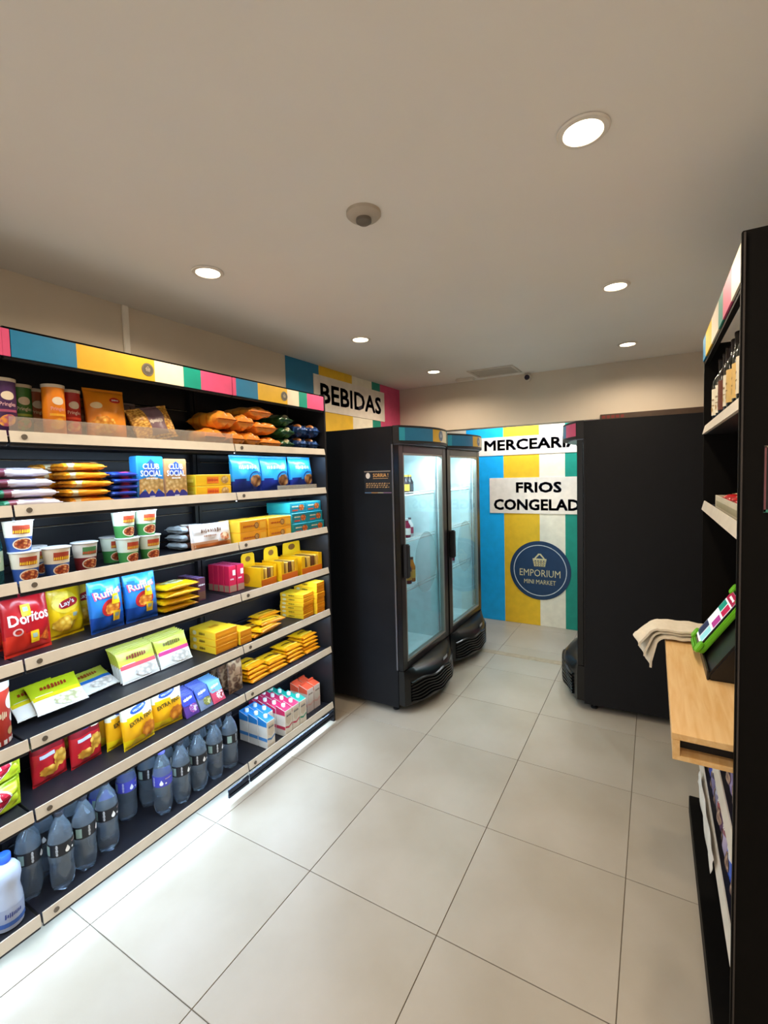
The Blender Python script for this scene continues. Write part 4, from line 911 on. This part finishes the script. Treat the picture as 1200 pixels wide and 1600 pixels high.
# ---- row 7 -------------------------------------------------------------------
DET = mat('#c9d6ee', .3, var=.03, trans=.15)
def deterg(): return lathe_bottle('cleaner_bottle', 'det', [(.040, 0), (.047, .005), (.049, .03), (.047, .10), (.041, .135), (.043, .155), (.047, .175), (.045, .20), (.033, .22), (.018, .23), (.016, .24)], DET, [(.0195, .234), (.0205, .238), (.0205, .258), (.018, .262), (0, .262)], mat('#2f5fd8', .35), (.0492, .02, .085), mat('#aebcdc', .4), [('lettering', T('QBoa', .05, .026, .0, .06), mat('#3a4c9a', .4)), ('blue_wedge', R_(-.055, .055, .02, .036), mat('#4f74c4', .4))])
put(deterg(), (-.735, -.205, Z[7]), 'white cleaner bottle with blue cap, front one at the bottom left', 'cleaner bottle', 'cleaner bottles')
put(deterg(), (-.835, -.232, Z[7]), 'white cleaner bottle with blue cap, rear one at the bottom left', 'cleaner bottle', 'cleaner bottles')
PET = mat('#c6def5', .04, trans=.9, ior=1.3, var=.02, spec=.8, coat=.7)
def lob(r, z, a):
    if z < .045:
        k = 1-z/.045; return r*(1-.20*k*(.5+.5*math.cos(5*a)))
    return r
def water(key, lc):
    R0 = .0425
    prof = [(.022, .004), (.034, 0), (.0395, .012), (R0, .04), (R0-.001, .08), (R0-.003, .105), (R0, .125), (R0, .195), (R0-.002, .21), (.034, .238), (.022, .262), (.0145, .278), (.0135, .292)]
    return lathe_bottle('water_bottle', key, prof, PET, [(.0155, .286), (.0165, .288), (.0165, .300), (.015, .303), (0, .303)], mat('#24252c', .4) if lc == '#191a20' else mat('#5a5cc0', .4), (R0+.0008, .142, .192), mat(lc, .4),
        [('white_drop', DROP(.0, .158, .0085), TXTW), ('white_dot', E_(.02, .156, .004, .004), TXTW), ('lettering', T('agua', .034, .008, .034, .178), mat('#c9a6a0', .4)), ('lettering', T('AQUA', .04, .012, -.036, .167, rot=PI/2, off=.02), mat('#cfd2d8', .4)), ('table_print', R_(-.085, -.062, .148, .186), mat('#8aa39a', .4))], n=40, lob=lob)
front = [(-.80, -.105, 'k'), (-.738, -.022, 'k'), (-.752, .072, 'k'), (-.765, .172, 'k'), (-.868, .32, 'v'), (-.752, .428, 'v'), (-.740, .520, 'k'), (-.742, .622, 'k'), (-.745, .728, 'k'), (-.745, .83, 'k')]
for i, (x, y, c) in enumerate(front):
    put(water('wb' + c, '#191a20' if c == 'k' else '#4a4cb4'), (x, y, Z[7]), 'clear water bottle with %s label, %s from left in the front row' % ('black' if c == 'k' else 'violet', ORD[i]), 'water bottle', 'water bottles on the bottom shelf', PI/2+[.7, .1, .8, .1, .0, -.7, .3, .1, .5, 1.0][i])
back = [(-.868, -.03, 'k'), (-.868, .075, 'k'), (-.868, .20, 'v'), (-.868, .425, 'k'), (-.868, .52, 'k'), (-.868, .62, 'k'), (-.868, .725, 'k'), (-.868, .83, 'k')]
for i, (x, y, c) in enumerate(back):
    put(water('wb' + c, '#191a20' if c == 'k' else '#4a4cb4'), (x, y, Z[7]), 'clear water bottle with %s label in the back row, %s from left' % ('black' if c == 'k' else 'violet', ORD[i]), 'water bottle', 'water bottles on the bottom shelf', PI/2+j(1))
def carton(key, c1, c2, w=.064, d=.074, h=.182, cap=True, ink='#3a4a6a', body='#e6e2da'):
    def build(r):
        g = G()
        zs = h-.022
        g.add([(-w/2,-d/2,0),(w/2,-d/2,0),(w/2,d/2,0),(-w/2,d/2,0),(-w/2,-d/2,zs),(w/2,-d/2,zs),(w/2,d/2,h),(-w/2,d/2,h)], [(0,3,2,1),(4,5,6,7),(0,1,5,4),(1,2,6,5),(2,3,7,6),(3,0,4,7)], [0, 1, 0, 0, 0, 0])
        b = obj('carton', g, [mat(body, .4), mat(c1, .35)], r, bevel=.0015, seg=1)
        S, L_ = face_front(d), face_left(w)
        decal('color_band', POLY([(-d/2+.001, zs-.03), (d/2-.001, zs-.03), (d/2-.001, zs+.0), (-d/2+.001, zs+.02)]), L_, mat(c1, .35), b)
        decal('color_band', R_(-d/2+.001, d/2-.001, .042, .062), L_, mat(c2, .35), b)
        decal('color_band', POLY([(-w/2+.001, .055), (0, .045), (w/2-.001, .062), (w/2-.001, .07), (0, .056), (-w/2+.001, .066)]), S, mat(c2, .35), b)
        decal('shield_print', POLY([(-w*.36, zs-.02), (-w*.36, .085), (0, .066), (w*.36, .085), (w*.36, zs-.02)]), S, mat('#d9cfc0', .45), b)
        decal('lettering', T('LEITE', w*.62, .016, 0, zs-.035, off=.01), S, mat(ink, .4), b, .0014)
        if cap:
            g = G(); g.lathe([(.0125, h-.014), (.0125, h+.004), (.011, h+.006), (0, h+.006)], 18, cy=.004); obj('screw_cap', g, mat('#eef0f2', .35), r, smooth=True)
        else:
            g = G(); g.box(-w/2+.004, w/2-.004, d/2-.02, d/2-.008, h-.006, h+.006); obj('top_seam', g, mat(c1, .35), r)
    return kind('milk_carton', key, build)
MG = 'milk cartons on the bottom shelf'
def files(spec):
    for (key, args, y, x0, n, nm, kw) in spec:
        for i in range(n):
            put(carton(key, *args, **kw), (x0-.0775*i, y, Z[7]), '%s milk carton, %s of its file' % (nm, ['front one', 'second', 'third', 'fourth'][i]), 'milk carton', MG, PI/2+j(.015))
files([('mkb', ('#2f86d2', '#4f8fd0'), 1.066, -.700, 3, 'blue topped, left file', {}), ('mkb', ('#2f86d2', '#4f8fd0'), 1.134, -.778, 2, 'blue topped, right file', {}),
       ('mkp', ('#c8285e', '#c8385a'), 1.214, -.695, 4, 'crimson topped, left file', {}), ('mkp', ('#c8285e', '#c8385a'), 1.282, -.695, 4, 'crimson topped, right file', {}),
       ('mkt', ('#149a8a', '#2f9a7a'), 1.35, -.695, 4, 'teal topped', {}),
       ('mko', ('#e0583a', '#d9a898'), 1.50, -.755, 2, 'salmon topped, left file', dict(cap=False, body='#d9c6ba', ink='#6a3a34')), ('mko', ('#e0583a', '#d9a898'), 1.571, -.755, 2, 'salmon topped, right file', dict(cap=False, body='#d9c6ba', ink='#6a3a34'))])

# ------------------------------------------------------------------ right-hand unit with counter
RX, RB, RY0, RY1 = 1.488, 1.93, .604, 1.683
r = empty('shelving_unit', (1.70, 1.14, 0)); tag(r, 'black shelving unit on the right with striped header, wine and a counter', 'shelving')
o = Vector((-1.70, -1.14, 0))
RBLK = mat('#080605', .6, var=.15, spec=.15)
g = G(); g.box(RX-.004, RB+.02, RY0, RY0+.018, 0, 2.305); np_ = obj('end_panel', g, RBLK, r, o, bevel=.002)
g = G(); g.box(RX, RX+.004, RY0-.003, RY0, 0, 2.30); obj('edge_band', g, mat('#3b3634', .4), np_)
g = G(); g.box(RX+.002, RB+.02, RY1-.018, RY1, 0, 2.262); obj('end_panel', g, RBLK, r, o, bevel=.002)
for k in range(14):
    z0 = .1+2.0*k/14
    g = G(); g.box(RB, RB+.015, RY0+.02, RY1-.02, z0, z0+2.0/14-.006); obj('back_board', g, RBLK, r, o)
g = G(); g.box(RX+.004, RX+.02, RY0+.018, RY1, 2.175, 2.292); hd = obj('header', g, RBLK, r, o)
for (a, b, c) in ((.624, .80, 'c'), (.80, .99, 'p'), (.99, 1.11, 't'), (1.11, 1.33, 'c'), (1.33, 1.56, 'y'), (1.56, 1.681, 'b')):
    g = G(); g.box(RX-.002, RX+.004, a, b, 2.19, 2.288); obj('color_stripe', g, CCOL[c], hd)
ZR = {'wine': 1.885, 'tray': 1.545, 'mid': .645, 'low': .345}
for k, zt in ZR.items():
    g = G(); g.box(RX+.008, RB-.002, RY0+.02, RY1-.02, zt-.024, zt); sh = obj('shelf', g, SHELFM, r, o, bevel=.002, seg=1)
    g = G(); a, b = RY0+.022, RY1-.022
    g.add([(RX+.008, a, zt-.022), (RX-.004, a, zt-.023), (RX+.006, a, zt+.016), (RX+.010, a, zt+.016), (RX+.008, b, zt-.022), (RX-.004, b, zt-.023), (RX+.006, b, zt+.016), (RX+.010, b, zt+.016)],
          [(0, 1, 2, 3), (7, 6, 5, 4), (0, 4, 5, 1), (1, 5, 6, 2), (2, 6, 7, 3), (3, 7, 4, 0)])
    obj('price_rail', g, RAIL, sh)
g = G(); g.box(1.45, RB, RY0, 1.72, .035, .118); obj('base_shelf', g, RBLK, r, o, bevel=.003)
g = G(); g.box(1.475, RB, RY0+.01, 1.70, 0, .035); obj('plinth', g, mat('#6b5b46', .6), r, o)
# framed notice on the near end panel
nf = empty('framed_notice', (1.62, RY0, 1.68)); tag(nf, 'dark notice with thin teal and pink border on the near black panel', 'notice')
g = G(); g.box(-.085, .085, -.004, 0, -.085, .085); fb = obj('sheet', g, mat('#1a1a1c', .5), nf)
S = lambda x, z: ((x, -.004, z), (0, -1, 0))
decal('border_line', R_(-.084, -.080, -.083, .083), S, mat('#7d4a52', .5), fb); decal('border_line', R_(-.084, .084, -.084, -.077), S, mat('#3f8a7a', .5), fb)
decal('border_line', R_(-.084, .084, .080, .084), S, mat('#8d8470', .5), fb)

WOODM = wood('#d9ab6c', '#e8c68f')
c = empty('counter', (1.45, 1.12, .9)); tag(c, 'pale wooden self-checkout counter shelf jutting out of the black unit', 'counter')
o = Vector((-1.45, -1.12, -.9))
CY0, CY1 = RY0+.02, 1.655
g = G(); g.box(1.342, 1.80, CY0, CY1, .940, .960); obj('top_board', g, WOODM, c, o, bevel=.0015, seg=1)
g = G(); g.box(1.344, 1.362, CY0, CY1, .882, .940); obj('front_apron', g, WOODM, c, o)
g = G(); g.box(1.362, 1.80, CY0, CY1, .882, .895); obj('bottom_board', g, WOODM, c, o)
g = G(); g.box(1.364, 1.80, CY0+.05, CY0+.06, .895, .940); obj('inner_panel', g, mat('#191412', .6), c, o)
for xx in (1.40, 1.44):
    g = G(); g.lathe([(.006, 0), (.006, .008), (0, .009)], 12); t_ = G(); t_.add(g.v, g.f, 0, Matrix.Translation((xx, CY0+.05, .925)) @ Matrix.Rotation(PI/2, 4, 'X')); obj('screw', t_, ALU, c, o)

# towels folded over the counter's front edge
def towel(label, y0, y1, ztop, drop, xin, seed, lift):
    q = random.Random(seed); g = G(); path = []
    xe = 1.342-.012-lift
    for i in range(13): path.append((xin-(xin-xe-.02)*i/12, ztop+.002*math.sin(i*1.3+seed)))
    for i in range(1, 6): a = PI/2*i/5; path.append((xe+.02-(.02+.004*i)*math.sin(a), ztop-.024*(1-math.cos(a))))
    for i in range(1, 10): path.append((path[-1][0]-.0035*(1 if i < 8 else .2)*(1+lift*20), path[-1][1]-drop/9))
    ny = 14
    def pt(i, k, off):
        x, z = path[i]; t = k/ny; y = y0+(y1-y0)*t
        f = max(0, i-14)/12
        x += f*.012*math.sin(t*9+seed)-f*.004; z += -f*.018*math.sin(t*5+seed*2)*(i/26) + .0015*math.sin(t*11+i*.5)
        return (x, y, z)
    th = .009; n = len(path)
    for sgn in (0, 1):
        for i in range(n):
            d = Vector((path[min(i+1, n-1)][0]-path[max(i-1, 0)][0], path[min(i+1, n-1)][1]-path[max(i-1, 0)][1])).normalized()
            for k in range(ny+1):
                x, y, z = pt(i, k, 0)
                g.v.append((x+sgn*th*d.y, y, z-sgn*th*d.x) if True else 0)
    m = n*(ny+1)
    for sgn in (0, 1):
        for i in range(n-1):
            for k in range(ny):
                a = sgn*m+i*(ny+1)+k; g.f.append([a, a+1, a+ny+2, a+ny+1]); g.m.append(0)
    def rim(a, b): g.f.append([a, b, b+m, a+m]); g.m.append(0)
    for i in range(n-1): rim(i*(ny+1), (i+1)*(ny+1)); rim(i*(ny+1)+ny, (i+1)*(ny+1)+ny)
    for k in range(ny): rim(k, k+1); rim((n-1)*(ny+1)+k, (n-1)*(ny+1)+k+1)
    ob = obj('cloth', g, mat('#ddd3c0', .9, var=.05, scale=60, bump=.35), None, smooth=True)
    rt = empty('towel', (1.45, (y0+y1)/2, ztop)); ob.parent = rt; ob.location = -Vector((1.45, (y0+y1)/2, ztop)); tag(rt, label, 'towel', 'cream towels on the counter')
towel('cream folded towel hanging lowest over the wooden counter edge', 1.43, 1.60, .972, .10, 1.50, 1, 0.0)
towel('cream folded towel in the middle of the pile over the counter edge', 1.45, 1.61, .986, .075, 1.51, 1.06, .016)
towel('cream folded towel on top of the pile over the counter edge', 1.44, 1.60, 1.001, .045, 1.52, 1.12, .030)

# payment tablet in a green case on a black stand
st = empty('tablet_stand', (1.56, 1.235, .96)); tag(st, 'black wedge stand under the green tablet on the counter', 'stand')
g = G(); g.add([(-.095, -.175, 0), (.12, -.175, 0), (.12, .175, 0), (-.095, .175, 0), (-.095, -.175, .02), (.12, -.175, .355), (.12, .175, .355), (-.095, .175, .02)], [(0, 3, 2, 1), (4, 5, 6, 7), (0, 1, 5, 4), (1, 2, 6, 5), (2, 3, 7, 6), (3, 0, 4, 7)])
obj('wedge', g, mat('#141214', .35), st, bevel=.006)
g = G(); g.box(-.10, -.094, -.175, .175, 0, .035); obj('front_lip', g, mat('#2b2724', .4), st, bevel=.002)
tb = empty('tablet', (1.458, 1.315, .992)); tb.rotation_euler = Euler((math.radians(57.3), 0, -PI/2)); tag(tb, 'tablet in a bright green case showing a checkout screen', 'tablet')
# local: x along the counter, y up the slope (screen plane xy), z out of the screen
def rrect(w, h, r_, n=5):
    pts = []
    for (cx, cy, a0) in ((w/2-r_, h-r_, 0), (-w/2+r_, h-r_, 90), (-w/2+r_, r_, 180), (w/2-r_, r_, 270)):
        for i in range(n+1): a = math.radians(a0+90*i/n); pts.append((cx+r_*math.cos(a), cy+r_*math.sin(a)))
    return pts
def slab(pts, z0, z1):
    g = G(); n = len(pts); g.add([(x, y, z0) for x, y in pts] + [(x, y, z1) for x, y in pts], [list(range(n))[::-1], [n+i for i in range(n)]] + [(i, (i+1) % n, n+(i+1) % n, n+i) for i in range(n)]); return g
GRN = mat('#6cbf1e', .45)
obj('case', slab(rrect(.20, .275, .02), .0, .020), GRN, tb, bevel=.005)
for sx in (-1, 1):
    for yy in (.02, .255):
        g = slab([(x+sx*.086, y+yy-.022) for x, y in rrect(.05, .044, .015)], .018, .030); obj('corner_bumper', g, GRN, tb, bevel=.003)
g = G(); g.box(-.06, .06, -.012, .012, .004, .030); obj('grip', g, mat('#58a818', .5), tb, bevel=.006)
obj('bezel', slab(rrect(.172, .24, .012), .020, .025), mat('#0f1014', .2), tb, loc=(0, .018, 0))
SC = lambda x, z: ((x, z+.018, .025), (0, 0, 1))
scr = decal('screen', R_(-.078, .078, .010, .230), SC, mat('#dfe6ea', .3, emit=.55, var=0), tb, .0006)
for (a, b, c2, d, hx) in ((-.078, .078, .195, .230, '#9c1f44'), (-.074, -.005, .145, .188, '#1f8f7a'), (.005, .074, .145, .188, '#b31f4c'), (-.074, -.005, .09, .135, '#e8e9ee'), (.005, .074, .09, .135, '#a83a8a'), (-.074, .0, .02, .08, '#2c3350'), (.01, .074, .02, .08, '#8fd4dc')):
    decal('screen_block', R_(a, b, c2, d), SC, mat(hx, .3, emit=.45, var=0), scr, .0012)
decal('print_marks', T('x x', .08, .016, 0, .212), SC, mat('#ffffff', .3, emit=.6, var=0), scr, .0018)

# wine bottles on the right top shelf
def wine(key, glass, label, caps, lt=.125):
    R0 = .0375
    prof = [(.030, .004), (.036, 0), (R0, .006), (R0, .17), (.034, .19), (.02, .212), (.0155, .225), (.0145, .268)]
    return lathe_bottle('wine_bottle', key, prof, mat(glass, .12, coat=.3), [(.0152, .23), (.0155, .265), (.0165, .268), (.0165, .278), (.014, .281), (0, .281)], mat(caps, .35), (R0+.0008, .045, lt+.03), mat(label, .6, var=.08),
        [('lettering', T('VINHO', .035, .012, 0, .11), mat('#7a5a30', .5)), ('print_line', R_(-.02, .02, .085, .088), mat('#9a7a48', .5)), ('emblem', E_(0, .07, .01, .01), mat('#b08a4a', .5))], n=24)
WN = 'wine bottles on the right top shelf'
for i, (x, y, k, lb) in enumerate(((1.545, 1.53, ('wA', '#12160e', '#e9dfc6', '#1a1412'), 'with cream label, farthest in the front row'), (1.548, 1.42, ('wB', '#0f120c', '#f0e8d2', '#2b2420'), 'with pale label, second farthest in the front row'),
        (1.545, 1.31, ('wC', '#1a0f0c', '#6e3a2a', '#20120e'), 'with rust brown label, between cream labels'), (1.548, 1.19, ('wB', '#0f120c', '#f0e8d2', '#2b2420'), 'with pale label, fourth in the front row'),
        (1.545, 1.08, ('wD', '#12160e', '#e0bd76', '#16100e'), 'with tan label, fifth in the front row'), (1.548, .97, ('wD', '#12160e', '#e0bd76', '#16100e'), 'with tan label, sixth in the front row'), (1.545, .86, ('wA', '#12160e', '#e9dfc6', '#1a1412'), 'with cream label, nearest the end panel'),
        (1.67, 1.48, ('wE', '#163018', '#24402a', '#1c3a20'), 'of green glass standing in the back row, far end'), (1.67, 1.36, ('wE', '#163018', '#24402a', '#1c3a20'), 'of green glass in the back row, second from far end'), (1.67, 1.2, ('wA', '#12160e', '#e9dfc6', '#1a1412'), 'with cream label in the back row'))):
    put(wine(*k), (x, y, ZR['wine']), 'dark wine bottle ' + lb, 'wine bottle', WN, -PI/2+j(.3))
# open tray of sweets on the second shelf
def tray(r):
    w, d, h, t = .80, .15, .05, .003; g = G()
    g.box(-w/2, w/2, -d/2, d/2, 0, t); g.box(-w/2, w/2, -d/2, -d/2+t, t, h); g.box(-w/2, w/2, d/2-t, d/2, t, h); g.box(-w/2, -w/2+t, -d/2+t, d/2-t, t, h); g.box(w/2-t, w/2, -d/2+t, d/2-t, t, h)
    obj('tray', g, mat('#d8d2bd', .5), r)
    decal('print_band', R_(-w*.46, w*.46, .008, .03), face_front(d), mat('#a9a58a', .5), r, .0008)
put(kind('candy_tray', 'tray', tray), (1.595, 1.09, ZR['tray']), 'open pale carton tray of red sweets on the right unit', 'tray', None, -PI/2)
for i in range(8):
    put(bag_thing('candy_pack', 'cdy', .085, .11, .03, [foil('#b3161c'), foil('#e9e0d8')], lambda x, z, s: 1 if z > .75 else 0, lie=True, full=.3, prints=[('print_spot', E_(0, .05, .02, .02), mat('#f0d0a0', .4))]),
        (1.595, .745+.098*i, ZR['tray']+.022+.006*(i % 2)), 'red sweet pack in the pale tray, %s from the near end' % ORD[i], 'candy pack', 'red sweets in the tray', -PI/2+j(.2))
# packets on the two low shelves
LOWC = [('#8f7fb4', '#5a4a78'), ('#b4a8c8', '#8a4a5c'), ('#7a74a0', '#4a4460'), ('#a8a0b0', '#c03a3a'), ('#6a4a6c', '#a04a56'), ('#3a56c8', '#5a80e8'), ('#3a62d0', '#e0e0ea'), ('#7c789a', '#b0b2c8')]
for q, row in enumerate(('low', 'mid')):
    for i in range(8):
        a, b = LOWC[(i*3+q*2) % 8]
        put(bag_thing('snack_pouch', 'lo%s%s' % (a, b), .105, .15, .042, [foil(a), foil(b)], zsteps(.55), prints=[('picture', E_(0, .055, .03, .03), cells('#8a6a5a', '#5a3a3a', '#c0a08a', 40)), ('lettering', T('Mix', .06, .024, 0, .11), TXTW)], wr=1.3),
            (1.522, .70+.118*i, ZR[row]), '%s snack pouch on the right unit, %s from the near end' % (['lower shelf', 'upper low shelf'][q], ORD[i]), 'snack pouch', 'pouches on the low right shelves', -PI/2+j(.15), -.12)
# crumpled white paper hanging from the lower rail
g = G(); n, m = 20, 7
for i in range(n+1):
    for k in range(m+1):
        y = .98+.55*i/n; z = ZR['low']+.018-.055*k/m; x = RX-.008-.002*math.sin(i*.9+k)-.008*(k/m)
        if k == m: z += .008*math.sin(i*.8)
        g.v.append((x, y, z))
for i in range(n):
    for k in range(m): a = i*(m+1)+k; g.f.append([a, a+m+1, a+m+2, a+1]); g.m.append(0)
pb = obj('white_paper', g, mat('#e4e1da', .7, var=.05, bump=.2), None, smooth=True)
sm = pb.modifiers.new('thickness', 'SOLIDIFY'); sm.thickness = .0015
tag(pb, 'crumpled white paper strip hanging along the lowest right shelf rail', 'paper')

# ------------------------------------------------------------------ a few goods inside the fridges
def jar(key, gl, lab, cap, h=.16, rr=.03): return lathe_bottle('sauce_bottle', key, [(rr*.9, 0), (rr, .004), (rr, h*.62), (rr*.5, h*.8), (rr*.42, h*.92)], mat(gl, .15), [(rr*.46, h*.9), (rr*.46, h), (0, h)], mat(cap, .4), (rr+.0006, h*.15, h*.5), mat(lab, .5))
FX = -.63
for i, (x, y, z, k) in enumerate(((-.42, 2.40, 1.563, ('j1', '#2a2f38', '#e0b84a', '#e6c24a')), (-.42, 2.47, 1.563, ('j2', '#20242c', '#39424e', '#c9a84a')), (-.47, 2.55, 1.563, ('j1', '#2a2f38', '#e0b84a', '#e6c24a')), (-.42, 2.40, 1.213, ('j3', '#7a1f3a', '#e6e2e0', '#c9ccd0')), (-.44, 2.49, 1.213, ('j4', '#c9ced2', '#8a2f4a', '#5a5f66')),
        (-.42, 2.40, .838, ('j5', '#3a3026', '#c9912a', '#2a2420')), (-.43, 2.49, .838, ('j6', '#b9701c', '#d9a43a', '#3a2a1c')), (-.43, 3.36, .838, ('j4', '#c9ced2', '#8a2f4a', '#5a5f66')))):
    put(jar(*k, h=.20 if z < 1 else .15), (x, y, z), ['dark sauce bottle with yellow label, leftmost on the upper shelf of the first fridge', 'black bottle in the middle of the upper shelf of the first fridge', 'dark bottle with yellow label, rightmost on the upper shelf of the first fridge', 'wine red bottle with white label in the first fridge', 'pale bottle with dark red label in the first fridge', 'brown bottle with amber label low in the first fridge', 'amber bottle low in the first fridge', 'pale bottle alone in the second fridge'][i], 'bottle', 'bottles in the fridges')
